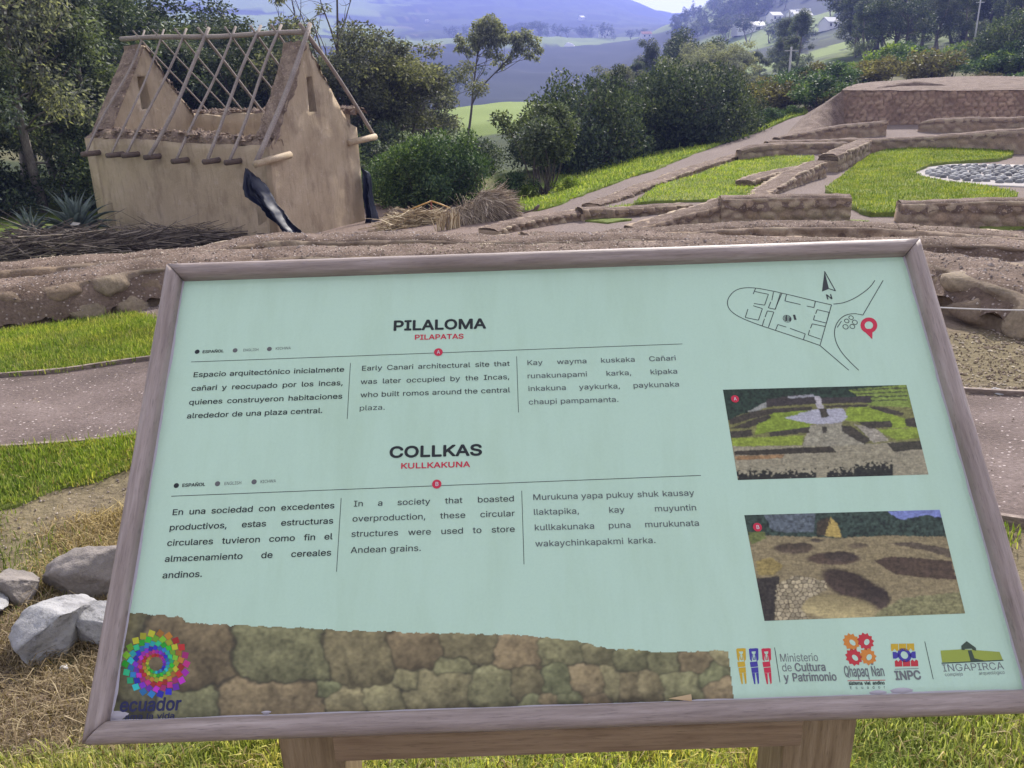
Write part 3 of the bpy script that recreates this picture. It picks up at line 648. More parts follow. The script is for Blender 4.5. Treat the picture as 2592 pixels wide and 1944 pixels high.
a = Z6(682, 386); b = Z6(692, 420); p.stroke([a, b], .0035)
p.poly([Z6(885, 97), Z6(868, 232), Z6(915, 214)]); p.stroke([Z6(885, 97), Z6(958, 227)], .0016); p.stroke([Z6(958, 227), Z6(914, 212)], .0016)
p.line('N', Z6(900, 284), Z6(937, 281), cap=.0085, bold=.02); p.done('site_map', 'dark')
t = np.linspace(-.72*pi/2+.0, pi+.72*pi/2, 30); c6 = np.array([1180, 456]); pin = [(c6[0]+56*cos(q), c6[1]-52*sin(q)) for q in t]
inner = [(c6[0]+28*cos(q), c6[1]-26*sin(q)) for q in t]
pr = Print(); V = [Z6(*q) for q in pin]+[Z6(*q) for q in inner]; n_ = len(pin)
pr.mb.add(np.c_[np.array(V), np.full(len(V), PZ)], [[i, i+1, n_+i+1, n_+i] for i in range(n_-1)]+[[n_-1, 0, n_, 2*n_-1]])
pr.poly([Z6(*pin[0]), Z6(1203, 549), Z6(*pin[-1])]); pr.done('map_pin', 'red')
# ---- printed pictures: a fine mosaic of coloured cells
M['print'] = colored('picture_print', .42, 900, .08, .02, .0005, .4)
def picture(name, corners, conv, nu, nv, paint, label, outline=None):
    u, v = np.meshgrid(np.linspace(0, 1, nu), np.linspace(0, 1, nv), indexing='ij'); A, B, C_, D_ = (np.array(c, float) for c in corners)
    X = ((1-u)*(1-v))[..., None]*A+(u*(1-v))[..., None]*B+(u*v)[..., None]*C_+((1-u)*v)[..., None]*D_; X = X.reshape(-1, 2)
    col = paint(X); c3 = col.reshape(nu, nv, 3); c3 = np.pad(c3, ((1, 1), (1, 1), (0, 0)), 'edge'); c3 = (c3[1:-1, 1:-1]*2+c3[:-2, 1:-1]+c3[2:, 1:-1]+c3[1:-1, :-2]+c3[1:-1, 2:])/6; c3 = np.pad(c3, ((1, 1), (1, 1), (0, 0)), 'edge'); c3 = (c3[1:-1, 1:-1]*2+c3[:-2, 1:-1]+c3[2:, 1:-1]+c3[1:-1, :-2]+c3[1:-1, 2:])/6; col = c3.reshape(-1, 3); p = np.array([conv(*q) for q in X]); F = grid_faces(nu, nv)
    if outline is not None:
        cen = X[F].mean(1); F = F[outline(cen)]
        used = np.unique(F); mp = np.zeros(len(X), int); mp[used] = np.arange(len(used)); F = mp[F]; p = p[used]; col = col[used]
    o = obj(name, L2W(np.c_[p, np.full(len(p), PZ-.0001)]), F[:, ::-1].copy(), M['print'], panel, False, col); o['label'] = label; return o
def brush(X, seed):
    n1 = fbm(np.c_[X/14, X[:, :1]*0], 4, seed); n2 = fbm(np.c_[X[:, :1]/22, X[:, 1:]/6, X[:, :1]*0], 3, seed+1); n3 = _h(np.round(X[:, 0]*1.3).astype(np.int64), np.round(X[:, 1]*1.3).astype(np.int64), np.zeros(len(X), np.int64), seed)-.5
    return n1, n2, n3
def paintA(X):
    n1, n2, n3 = brush(X, 41); col = np.tile(lin(48, 62, 48), (len(X), 1)); Y = X[:, 1]-(X[:, 0]-210)*-.026
    W_ = X+np.c_[n1*9, n2*6]+np.c_[n3*5, n3*4]
    def P(poly, c, j=.35):
        m = inpoly(W_[:, 0], W_[:, 1], poly); col[m] = np.array(lin(*c))*(1+j*(n1[m]*1.3+.35*n3[m]))[:, None]
    base = np.array(lin(40, 56, 44)); col[:] = base*(1+1.*n1+.2*n3)[:, None]
    P([(330, 1050), (700, 940), (1600, 950), (1600, 1480), (240, 1480), (240, 1090)], (120, 118, 70)); P([(1040, 885), (1440, 850), (1460, 1000), (1190, 990)], (128, 146, 66))
    for k_ in range(4): P([(1050+k_*20, 885+k_*24), (1440, 868+k_*26), (1440, 875+k_*26), (1080+k_*20, 894+k_*24)], (70, 72, 52))
    P([(370, 1030), (500, 965), (505, 1000), (400, 1040)], (150, 150, 140)); P([(500, 948), (700, 918), (820, 935), (830, 978), (500, 1000)], (62, 56, 54)); P([(856, 938), (1195, 925), (1198, 970), (870, 978)], (64, 58, 56)); P([(640, 930), (810, 915), (825, 930), (660, 942)], (150, 150, 150))
    P([(420, 1185), (440, 1100), (560, 1030), (780, 1008), (800, 1130), (520, 1165)], (128, 146, 52)); P([(1010, 1085), (1040, 1005), (1180, 995), (1440, 1085), (1490, 1135), (1330, 1140), (1100, 1095)], (134, 152, 54))
    P([(270, 1208), (745, 1188), (735, 1252), (278, 1260)], (136, 150, 56)); P([(1220, 1150), (1510, 1138), (1518, 1205), (1370, 1220)], (132, 148, 56))
    P([(620, 1072), (800, 1018), (1010, 1008), (1038, 1068), (990, 1112), (790, 1112)], (172, 170, 176), .15); P([(818, 928), (855, 928), (880, 1010), (838, 1012)], (176, 170, 168), .15)
    P([(790, 1120), (1000, 1100), (1010, 1160), (1150, 1245), (1260, 1258), (980, 1290), (740, 1255)], (150, 144, 122)); P([(1080, 1110), (1240, 1150), (1320, 1225), (1210, 1235)], (158, 150, 132))
    for q in ([(255, 1162), (400, 1150), (412, 1192), (265, 1208)], [(512, 1168), (790, 1130), (782, 1168), (525, 1198)], [(1000, 1122), (1060, 1125), (1195, 1218), (1150, 1248), (1000, 1162)], [(1100, 1098), (1325, 1090), (1337, 1132), (1180, 1142)], [(1415, 1082), (1500, 1062), (1505, 1137), (1428, 1124)],
              [(845, 1010), (892, 1008), (920, 1060), (865, 1072)], [(245, 1085), (400, 1030), (545, 1010), (800, 995), (805, 1018), (550, 1040), (260, 1118)], [(260, 1140), (420, 1080), (520, 1050), (530, 1075), (380, 1140)], [(880, 990), (1170, 980), (1175, 1000), (900, 1004)], [(1165, 1000), (1250, 995), (1420, 1040), (1400, 1055), (1330, 1050)], [(870, 1132), (900, 1132), (902, 1170), (872, 1172)]): P(q, (68, 62, 52), .5)
    P([(275, 1262), (730, 1256), (940, 1262), (1300, 1235), (1600, 1230), (1600, 1500), (250, 1500)], (150, 142, 116), .3)
    P([(280, 1292), (700, 1270), (930, 1262), (965, 1300), (640, 1312), (288, 1322)], (60, 54, 44), .5); P([(1300, 1240), (1530, 1222), (1540, 1280), (1345, 1296)], (64, 60, 48), .5); P([(290, 1325), (620, 1315), (600, 1338), (300, 1352)], (150, 118, 80), .4)
    m = (W_[:, 1] > 1440+30*n1*2-(X[:, 0]-300)*.02-40*(np.abs(X[:, 0]-1210) < 130)) & ((X[:, 0] < 830) | (X[:, 0] > 900)) & (X[:, 0] < 1340); col[m] = np.array(lin(44, 44, 38))*(1+.9*n3[m]+.8*n1[m])[:, None]
    nf = fbm(np.c_[X/5, X[:, :1]*0], 4, 71); nv = fbm(np.c_[X[:, :1]/30, X[:, 1:]/5, X[:, :1]*0], 4, 72); col = col*(1+.5*nf+.4*nv)[:, None]
    return np.clip(col, .004, 1)
def paintB(X):
    n1, n2, n3 = brush(X, 51); W_ = X+np.c_[n1*10, n2*7]+np.c_[n3*5, n3*4]; col = np.tile(lin(140, 126, 92), (len(X), 1))*(1+.4*n1+.2*n3)[:, None]
    def P(poly, c, j=.4):
        m = inpoly(W_[:, 0], W_[:, 1], poly); col[m] = np.array(lin(*c))*(1+j*(n1[m]*1.4+.35*n3[m]))[:, None]
    def E_(x, y, rx, ry, c, j=.4, a=0.):
        dx = W_[:, 0]-x; dy = W_[:, 1]-y; q = dx*cos(a)+dy*sin(a); r = -dx*sin(a)+dy*cos(a); f = np.sqrt((q/rx)**2+(r/ry)**2); al = sstep(1.18, .88, f)[:, None]; cc = np.array(lin(*c))*(1+j*(n1*1.4+.35*n3))[:, None]*(.8+.35*np.clip(r/ry+.3, -.6, 1))[:, None]; col[:] = col*(1-al)+cc*al
    P([(290, 150), (1480, 120), (1500, 300), (1150, 292), (880, 305), (330, 290)], (52, 66, 56), .9); P([(1150, 150), (1470, 120), (1470, 190), (1380, 170), (1230, 200)], (126, 136, 186), .15)
    P([(430, 170), (730, 160), (720, 270), (560, 275), (470, 260)], (92, 100, 104), .6); P([(330, 270), (430, 270), (440, 310), (350, 345)], (104, 112, 60))
    P([(735, 292), (740, 210), (800, 185), (815, 200), (790, 292)], (70, 60, 46)); P([(788, 296), (818, 182), (868, 240), (886, 302)], (176, 152, 84), .2); P([(812, 205), (822, 206), (824, 226), (813, 226)], (80, 64, 40))
    E_(600, 368, 112, 30, (92, 78, 62)); E_(650, 352, 60, 18, (80, 68, 54)); E_(835, 428, 150, 36, (88, 72, 58)); E_(880, 415, 95, 28, (74, 62, 52)); P([(1070, 440), (1180, 415), (1340, 425), (1530, 440), (1560, 550), (1400, 545), (1200, 520)], (82, 66, 52)); P([(1150, 335), (1300, 330), (1520, 370), (1525, 420), (1350, 375)], (92, 80, 64))
    E_(740, 320, 40, 9, (86, 76, 62)); E_(985, 352, 60, 16, (110, 96, 74)); E_(960, 600, 205, 78, (74, 60, 50), .4, .45); E_(1080, 660, 85, 70, (70, 58, 50)); E_(860, 715, 230, 72, (176, 160, 112), .15, .12)
    P([(370, 545), (520, 530), (500, 800), (400, 800)], (56, 50, 44), .6)
    m = inpoly(W_[:, 0], W_[:, 1], [(500, 580), (620, 525), (790, 560), (800, 610), (690, 660), (640, 720), (700, 790), (490, 800)]); f1, f2, cid = cells(X[:, 0]/30, X[:, 1]/24, 6)
    c = np.array(lin(178, 164, 130))*(.55+.7*cid)[:, None]; c[(f2-f1) < .13] = lin(84, 72, 54); col[m] = c[m]
    P([(1100, 740), (1240, 660), (1600, 620), (1620, 800), (1050, 800)], (132, 128, 88), .5); P([(380, 440), (470, 420), (540, 470), (480, 530), (390, 520)], (150, 132, 78), .3)
    nf = fbm(np.c_[X/5, X[:, :1]*0], 4, 73); nv = fbm(np.c_[X[:, :1]/30, X[:, 1:]/6, X[:, :1]*0], 4, 74); col = col*(1+.45*nf+.35*nv)[:, None]
    return np.clip(col, .004, 1)
def Z7(x, y): return onpanel(1750+.43047*x, 1230+.43047*y)
picture('picture_print', [(210, 884), (1430, 852), (1577, 1448), (309, 1485)], Z6, 400, 230, paintA, 'printed photograph of low dark stone walls around green lawns and a grey plaza')
picture('picture_print', [(311, 172), (1460, 140), (1610, 750), (430, 794)], Z7, 400, 230, paintB, 'printed photograph of round stone pits in tan ground before a yellow hut')
badge(1587.5, 862, .0058, 'A'); badge(1636, 1139, .0060, 'B')
# stone wall strip along the bottom of the panel
def ZS(x, y): return onpanel(400+.67812*x, 1500+.67812*y)
def S12(x, y): return ((x*K12-400)/.67812, (y*K12-1500)/.67812)
_top = [S12(*q) for q in ((240, 1314), (262, 1320), (330, 1328), (392, 1334), (402, 1345), (470, 1349), (560, 1352), (640, 1357), (760, 1362), (860, 1366), (950, 1368), (1020, 1369), (1100, 1372), (1180, 1377), (1250, 1385), (1300, 1399), (1320, 1404), (1360, 1402), (1410, 1408), (1470, 1409), (1560, 1405), (1573, 1408))]
_seeds = np.array([(-190, 130, 150, 110), (60, 230, 190, 130), (-120, 300, 120, 120), (470, 230, 160, 108), (750, 230, 125, 95), (390, 400, 185, 75), (700, 405, 75, 45), (850, 400, 80, 45), (630, 365, 45, 30), (960, 210, 95, 75), (1050, 360, 130, 75), (1155, 205, 105, 65), (1110, 270, 70, 40), (1245, 350, 90, 65), (1340, 220, 85, 70), (1370, 330, 55, 70), (1490, 220, 85, 55), (1490, 320, 62, 62), (1600, 315, 60, 65), (1640, 240, 70, 45), (1760, 345, 45, 55), (1760, 255, 80, 45), (1840, 340, 40, 60), (1690, 330, 40, 60), (1900, 260, 70, 50), (1960, 350, 75, 55), (2010, 265, 80, 45), (2075, 300, 55, 60), (2110, 250, 50, 40), (1530, 390, 45, 24), (1640, 395, 45, 20), (1450, 395, 40, 24), (1380, 405, 45, 22), (2090, 360, 50, 40), (-260, 400, 120, 70), (120, 420, 120, 60), (940, 330, 50, 40)], float)
def paintS(X):
    n1, n2, n3 = brush(X, 61); w = X+np.c_[fbm(np.c_[X/45, X[:, :1]*0], 3, 62)*26, fbm(np.c_[X/45, X[:, :1]*0+5], 3, 63)*20]
    D = np.stack([(np.abs(((w[:, 0]-a)+.12*(w[:, 1]-b)*(1 if int(a) % 2 else -1))/rx)**6+np.abs(((w[:, 1]-b)+.05*(w[:, 0]-a))/ry)**6)**(1/6) for a, b, rx, ry in _seeds], 1); i = D.argmin(1); Ds = np.partition(D, 1, 1); f = Ds[:, 0]; gapw = Ds[:, 1]-Ds[:, 0]
    hue = _h(i.astype(np.int64), i*0, i*0, 4)[:, None]; base = np.array(lin(126, 110, 80))*(1-hue)+np.array(lin(112, 113, 78))*hue
    base = base*(.8+.45*_h(i.astype(np.int64), i*0+1, i*0, 4))[:, None]; n4 = fbm(np.c_[X/5., X[:, :1]*0], 3, 66)
    up = (w[:, 1]-_seeds[i, 1])/_seeds[i, 3]; sd2 = (w[:, 0]-_seeds[i, 0])/_seeds[i, 2]; sh = np.clip(1.06-.22*up-.12*sd2+.22*sstep(-.55, -.9, up)-.3*sstep(.7, 1.05, up)+.5*fbm(np.c_[X/60, X[:, :1]*0], 3, 69), .3, 1.6)
    sh = sh*np.interp(X[:, 0], [-250, 200, 800, 2100], [.62, .8, 1., 1.08])
    col = base*(sh*(1+.55*n1+.45*n4+.2*n3))[:, None]; g = (sstep(.15, .02, gapw)*np.clip(.75+.6*n1, .3, 1))[:, None]; col = col*(1-g)+np.array(lin(50, 47, 36))*(1+.5*n1[:, None])*g
    return np.clip(col, .004, 1)
def outS(c):
    tx = np.array([q[0] for q in _top]); ty = np.array([q[1] for q in _top]); jit = fbm(np.c_[c/18, c[:, :1]*0], 3, 77)*7
    xr = S12(1573, 1408)[0]+(c[:, 1]-S12(1573, 1408)[1])*.115; p = np.array([ZS(*q) for q in c])
    return (c[:, 1] > np.interp(c[:, 0], tx, ty)+jit) & (c[:, 0] < xr) & (p[:, 0] > -hw+FB+.001) & (p[:, 1] > FB+.001)
picture('picture_print', [(-330, 60), (2180, 60), (2180, 600), (-330, 600)], ZS, 640, 170, paintS, 'printed strip of mossy rounded stone masonry along the bottom edge', outS)
# logos
import colorsys
cE = np.array((337, 1434)); rings = {}
_hue = lambda q: np.interp(q % 360, [0, 45, 90, 135, 180, 225, 270, 315, 360], [.97, 1.03, 1.15, 1.25, 1.36, 1.55, 1.66, 1.80, 1.97])
for j, (rad, sz) in enumerate(((66, 5.2), (54.5, 4.8), (44, 4.2), (34.5, 3.6), (26, 3.), (18.5, 2.4))):
    for i in range(22):
        q = i*360/22+j*9; c = cE+rad*np.array([cos(radians(q)), -sin(radians(q))]); rings.setdefault((int(_hue(q+j*62)*12) % 12, i % 2), []).append((c, sz*1.3, -radians(q)+.5))
mb = MB()
for h_, L in rings.items():
    r_, g_, b_ = colorsys.hsv_to_rgb(h_[0]/12, .85, .62-.14*h_[1])
    for c, sz, ang in L:
        e = np.array([cos(ang), sin(ang)])*sz; f = np.array([-e[1], e[0]]); q = np.array([Q(*(c+a*e+b*f)) for a, b in ((-1, 1), (1, 1), (1, -1), (-1, -1))]); mb.add(L2W(np.c_[q, np.full(4, PZ+.0002)]), [[0, 1, 2, 3]], 0, (r_**1.6, g_**1.6, b_**1.6))
mb.build('spiral_logo', M['print'], panel, False)
Print().line('ecuador', Q(257, 1537), Q(389, 1533.5), cap=.0150, bold=.02, just=False, z=PZ+.0002).done('logo_lettering', 'navy')
Print().line('ama la vida', Q(269, 1555), Q(376, 1552), cap=.0068, bold=.015, just=False, z=PZ+.0002).done('logo_lettering', 'navy')
for x0, ink in ((263, 'yellow'), (337, 'blue'), (411, 'red')):
    def F_(L): return [Z7(x0+a+ (b-955)*.085, b) for a, b in L]
    p = Print()
    for L in ([(0, 960), (12, 954), (16, 985), (12, 1035), (2, 1020)], [(42, 954), (56, 956), (52, 1020), (40, 1035), (38, 985)], [(12, 956), (42, 954), (40, 972), (14, 974)], [(0, 1036), (44, 1032), (46, 1062), (2, 1066)], [(4, 1070), (46, 1066), (46, 1098), (6, 1100)], [(6, 1101), (24, 1101), (22, 1166), (14, 1164)], [(30, 1101), (46, 1099), (44, 1160), (36, 1166)]): p.poly(F_(L))
    for L in ([(16, 985), (22, 1022)], [(38, 985), (32, 1022)], [(22, 1022), (32, 1022)], [(20, 992), (24, 993)], [(31, 992), (35, 991)], [(25, 1012), (30, 1012)]): p.stroke(F_(L), .0009)
    p.done('figure_logo', ink)
Print().stroke([Z7(489, 950), Z7(521, 1155)], .0008).done('rule_line', 'dark')
Print().line('Ministerio', Z7(521, 1034), Z7(747, 1030), cap=.0096, just=False).done('logo_lettering', 'slate')
p = Print().line('de', Z7(534, 1091), Z7(592, 1090), cap=.0096, just=False); p.done('logo_lettering', 'slate')
Print().line('Cultura', Z7(609, 1090), Z7(790, 1087), cap=.0096, bold=.018, just=False).line('y Patrimonio', Z7(547, 1150), Z7(855, 1144), cap=.0096, bold=.018, just=False).done('logo_lettering', 'slate')
for (x, y, ink) in ((940, 917, 'orange'), (1024, 914, 'brick'), (955, 1006, 'brick'), (1038, 1003, 'orange')):
    c = Z7(x, y); p = Print(); n = 11; P = []
    for i in range(n*2): r = (.0112 if i % 2 == 0 else .0088); P.append(c+r*np.array([cos(i*pi/n), sin(i*pi/n)]))
    p.mb.add(np.c_[np.array(P+[c]), np.full(len(P)+1, PZ)], [[i, (i+1) % len(P), len(P)] for i in range(len(P))]); p.done('sun_logo', ink)
    t = np.linspace(0, 2*pi, 12, endpoint=False); s_ = 1 if x < 1000 else -1
    Print().poly([c+np.array([.0012+.0044*cos(q)*.8-.0012*sin(q)*s_, -.001+.0038*sin(q)]) for q in t], PZ+.0003).done('sun_logo', M['panel'])
Print().line('Qhapaq', Z7(902, 1122), Z7(1044, 1120), cap=.0128, bold=.01, just=False).line('Ñan', Z7(1062, 1119), Z7(1136, 1117), cap=.0120, bold=.01, just=False).done('logo_lettering', 'slate')
Print().stroke([Z7(918, 1146), Z7(1140, 1142)], .0008).done('rule_line', 'brick')
Print().line('sistema vial andino', Z7(926, 1170), Z7(1137, 1167), cap=.0040, bold=.02).done('logo_lettering', 'black')
Print().line('E c u a d o r', Z7(933, 1195), Z7(1140, 1191), cap=.0035).done('logo_lettering', 'dark')
for (x0, y0, ink, k_) in ((1172, 929, 'yellow', 0), (1183, 976, 'blue', 1), (1195, 1023, 'brick', 2)):
    p = Print()
    for j in range(3):
        def B_(a, b): return Z7(x0+j*47+a+b*.06, y0+b-(j*47+a)*.02)
        if k_ == 1 and j == 1: p.disc(B_(21, 20), .0086, .0046); continue
        L = {0: [(0, 0), (45, 0), (45, 42), (33, 42), (22, 28), (10, 42), (0, 42)], 1: [(0, 0), (18, 0), (36, 12), (42, 21), (36, 31), (18, 40), (0, 40)], 2: [(0, 40), (0, 8), (12, 0), (22, 12), (33, 0), (45, 8), (45, 40)]}[k_]
        if k_ == 1 and j == 2: L = [(43-a, b) for a, b in L][::-1]
        L = [B_(a*.95, b) for a, b in L]; c = np.mean(L, 0); p.mb.add(np.c_[np.array(L+[c]), np.full(len(L)+1, PZ)], [[i, (i+1) % len(L), len(L)] for i in range(len(L))])
    p.done('block_logo', ink)
Print().line('INPC', Z7(1201, 1140), Z7(1351, 1136), cap=.0102, bold=.03, just=False).stroke([Z7(1196, 1078), Z7(1336, 1073)], .0007).done('logo_lettering', 'slate')
Print().stroke([Z7(1372, 915), Z7(1422, 1137)], .0008).done('rule_line', 'dark')
Print().poly([Z7(*q) for q in ((1464, 968), (1600, 960), (1812, 976), (1832, 1024), (1474, 1038))]).done('hill_logo', 'lime')
Print().poly([Z7(*q) for q in ((1470, 1040), (1834, 1022), (1834, 1028), (1470, 1046))], PZ+.0002).poly([Z7(*q) for q in ((1586, 940), (1618, 913), (1672, 952), (1674, 970), (1652, 964), (1648, 957), (1608, 959), (1604, 966), (1588, 964))], PZ+.0003).poly([Z7(*q) for q in ((1624, 968), (1646, 966), (1664, 1014), (1722, 1028), (1642, 1034))], PZ+.0003).done('hill_logo', 'moss')
p = Print().line('INGAPIRCA', Z7(1480, 1092), Z7(1840, 1078), cap=.0086, just=False)
Lx = np.linspace(1484, 1836, 10)
p.done('logo_lettering', 'slate'); Print().line('complejo arqueológico', Z7(1491, 1119), Z7(1844, 1105), cap=.0040).done('logo_lettering', 'slate')
tag(obj('wood_chip', (lambda c: np.array([c+a*SX*.014+b*SY*.0022+d*SN*.001+a*b*SY*.002 for a in (-1, 1) for b in (-1, 1) for d in (-1, 1)]))(SO+(Q(1468, 1511)[0])*SX+(FB+.004)*SY-.006*SN), [[0, 1, 3, 2], [4, 6, 7, 5], [0, 4, 5, 1], [2, 3, 7, 6], [0, 2, 6, 4], [1, 5, 7, 3]], plain('pale_chip', (.5, .36, .2), .8), None, False), 'small pale splinter of wood lying on the bottom frame of the board', 'splinter')

# ------------------------------------------------------------------ ruin walls
_wn = [0]
def wall(label, pts, width, res=.05, cs=(.30, .20), depth=.05, capk=.34, group='low ruin walls', pebbles=0, over=.03, batter=.06, base=-.12, gap=.06, tint=.88):
    """pts: (x, y, crest z); swept low wall with stone faces and a rounded gravel cap"""
    _wn[0] += 1; sd_ = 100+_wn[0]*7
    P = np.array(pts, float); L = np.linalg.norm(np.diff(P[:, :2], axis=0), axis=1).sum(); n = max(8, int(L/res))
    P = smooth_line(P, n, 2); c = P[:, :2]; t = np.gradient(c, axis=0); t /= np.linalg.norm(t, axis=1)[:, None]; nn = np.c_[t[:, 1], -t[:, 0]]   # right-hand normal
    s = np.append(0, np.cumsum(np.linalg.norm(np.diff(c, axis=0), axis=1)))
    zc = P[:, 2]+fbm(np.c_[s*1.1, s*0, s*0], 3, sd_)*.035; zg = Hf(c[:, 0], c[:, 1])+base; hgt = np.maximum(zc-zg, .06)
    wv = width*(1+.1*fbm(np.c_[s*.8, s*0+3, s*0], 2, sd_+1))
    m = max(10, int((np.median(hgt))/res)); root = thing('ruin_wall', label, 'ruin wall', (c[n//2, 0], c[n//2, 1], zg[n//2]), 0, group); off = np.array(root.location)
    hh = np.linspace(0, .93, m)
    sec = [(-1, h) for h in hh]+[(-.6, .95), (0, .97), (.6, .95)]+[(1, h) for h in hh[::-1]]
    V = []; Cc = []; k = len(sec)
    for side, h in sec:
        o = (side*wv/2*(1+batter*(1-h)))[:, None]*nn; V.append(np.c_[c+o, zg+hgt*h])
    V = np.stack(V, 1); A = np.array([q[0] for q in sec]); Hh = np.array([q[1] for q in sec])
    SS, _ = np.meshgrid(s, A, indexing='ij'); ZZ = V[..., 2]; sgn = np.sign(A)*(np.abs(A) == 1)
    f1, f2, cid = cells((SS/cs[0]+np.sign(A)[None]*31.7).ravel(), (ZZ/cs[1]).ravel(), sd_); e = sstep(gap, gap+.34, f2-f1).reshape(SS.shape)
    Np = np.c_[SS.ravel()*4, ZZ.ravel()*4, np.tile(A, n)*5]; f = fbm(Np, 4, sd_).reshape(SS.shape); big = (cid.reshape(SS.shape)-.4)
    disp = (e-.6)*depth+f*depth*.6+big*depth*.7*e
    V[..., 0] += disp*sgn[None]*nn[:, None, 0]; V[..., 1] += disp*sgn[None]*nn[:, None, 1]
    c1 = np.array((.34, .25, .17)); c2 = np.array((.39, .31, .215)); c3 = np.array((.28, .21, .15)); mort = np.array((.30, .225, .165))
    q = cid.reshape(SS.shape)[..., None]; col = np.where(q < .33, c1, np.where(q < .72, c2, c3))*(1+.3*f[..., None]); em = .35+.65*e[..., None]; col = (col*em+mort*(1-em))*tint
    F = grid_faces(n, k).tolist(); F += [list(range(k)), [(n-1)*k+j for j in range(k)][::-1]]
    obj('masonry', V.reshape(-1, 3)-off, F, M['stone'], root, True, col.reshape(-1, 3))
    # cap
    kc = max(9, int(width/res)+7); ph = np.linspace(-1, 1, kc); CV = []
    for a in ph:
        w_ = wv/2+over; x = np.sign(a)*np.abs(a)**.75; up = (1-np.abs(a)**3.2)
        o = (x*w_)[:, None]*nn; CV.append(np.c_[c+o, zc-capk*hgt*(1-up)])
    CV = np.stack(CV, 1); S2, A2 = np.meshgrid(s, ph, indexing='ij'); Np = np.c_[CV[..., 0].ravel()*6, CV[..., 1].ravel()*6, S2.ravel()*0]
    g = fbm(Np, 5, sd_+3).reshape(S2.shape); CV[..., 2] += g*.022; edge = (np.abs(ph) > .93)[None]*fbm(np.c_[S2.ravel()*5, A2.ravel(), S2.ravel()*0], 3, sd_+4).reshape(S2.shape)*capk*hgt[:, None]*.5; CV[..., 2] -= edge
    F = grid_faces(n, kc); F = F.tolist()+[list(range(kc))[::-1], [(n-1)*kc+j for j in range(kc)]]
    obj('gravel_cap', CV.reshape(-1, 3)-off, F, M['gravel'], root, True)
    if pebbles:
        rs = np.random.RandomState(sd_); i = rs.randint(0, n-1, pebbles); j = np.clip((rs.normal(.0, .5, pebbles)*.5+.5)*(kc-1), 0, kc-1).astype(int)
        c0 = CV[i, j]+np.c_[rs.uniform(-res, res, (pebbles, 2)), rs.uniform(0, .002, pebbles)]; rock_scatter('pebbles', c0-off, rs.lognormal(-5.0, .38, pebbles), M['pebble'], root, sd_)
    return root
_oct = np.array([(1, 0, 0), (-1, 0, 0), (0, 1, 0), (0, -1, 0), (0, 0, 1), (0, 0, -1)], float); _octf = np.array([(0, 2, 4), (2, 1, 4), (1, 3, 4), (3, 0, 4), (2, 0, 5), (1, 2, 5), (3, 1, 5), (0, 3, 5)])
def rock_scatter(name, c, r, mat, parent, seed):
    rs = np.random.RandomState(seed); n = len(c); a = rs.uniform(0, 2*pi, n); V = _oct[None]*(r[:, None]*rs.uniform(.6, 1.4, (n, 3)))[:, None]; V = V*(1+rs.uniform(-.2, .2, V.shape))
    x = V[..., 0]*np.cos(a)[:, None]-V[..., 1]*np.sin(a)[:, None]; y = V[..., 0]*np.sin(a)[:, None]+V[..., 1]*np.cos(a)[:, None]; V = np.stack([x, y, V[..., 2]*.7], -1)+c[:, None]
    F = (_octf[None]+np.arange(n)[:, None, None]*6).reshape(-1, 3); o = obj(name, V.reshape(-1, 3), F, mat, parent, False); o['kind'] = 'stuff'; return o
def crest(L):
    """(px, py of the crest, metres) -> points"""
    return [tuple(aty(*q)) for q in L]
def based(L, z):
    """(px, py base, py crest) -> points standing on height z"""
    R = []
    for px, pb, pc in L:
        b = atz(px, pb, z); R.append((b[0], b[1]+.15, max(aty(px, pc, b[1]+.15)[2], z+.04)))
    return R
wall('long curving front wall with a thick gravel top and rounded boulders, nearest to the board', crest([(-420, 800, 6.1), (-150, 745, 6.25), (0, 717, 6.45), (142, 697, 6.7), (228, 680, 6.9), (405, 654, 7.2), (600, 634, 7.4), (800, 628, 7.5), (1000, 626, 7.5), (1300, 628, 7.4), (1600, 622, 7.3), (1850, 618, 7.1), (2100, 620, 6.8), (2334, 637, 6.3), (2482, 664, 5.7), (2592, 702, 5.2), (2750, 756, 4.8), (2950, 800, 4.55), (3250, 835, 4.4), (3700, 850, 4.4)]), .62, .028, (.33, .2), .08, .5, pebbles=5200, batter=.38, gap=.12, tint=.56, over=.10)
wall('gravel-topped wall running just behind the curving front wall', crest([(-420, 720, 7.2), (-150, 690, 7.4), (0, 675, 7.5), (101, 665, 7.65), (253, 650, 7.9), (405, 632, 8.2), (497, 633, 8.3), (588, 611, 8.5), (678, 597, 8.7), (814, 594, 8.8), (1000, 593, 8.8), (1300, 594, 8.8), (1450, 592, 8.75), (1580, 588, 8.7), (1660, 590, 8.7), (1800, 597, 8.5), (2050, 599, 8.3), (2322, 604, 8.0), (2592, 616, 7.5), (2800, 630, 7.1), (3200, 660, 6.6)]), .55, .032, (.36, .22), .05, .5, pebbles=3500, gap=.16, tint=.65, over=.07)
wall('low gravel ridge behind the second wall, below the plaza entrance', crest([(1330, 597, 9.6), (1480, 590, 9.8), (1580, 580, 10.), (1700, 571, 10.2), (1850, 563, 10.4), (2050, 562, 10.4), (2292, 572, 10.), (2592, 587, 9.4), (2800, 600, 9.0)]), .6, .04, (.36, .22), .05, .4, pebbles=1600)
wall('short stone wall with mossy face at the left of the plaza entrance gap', based([(1825, 562, 499), (1990, 560, 494), (2153, 560, 492)], -.9), .5, .035, (.27, .17), .045, .34)
wall('stone wall with squared blocks at the right of the plaza entrance gap', based([(2279, 572, 508), (2400, 573, 505), (2592, 576, 503), (2900, 586, 506)], -.9), .5, .035, (.27, .17), .045, .34)
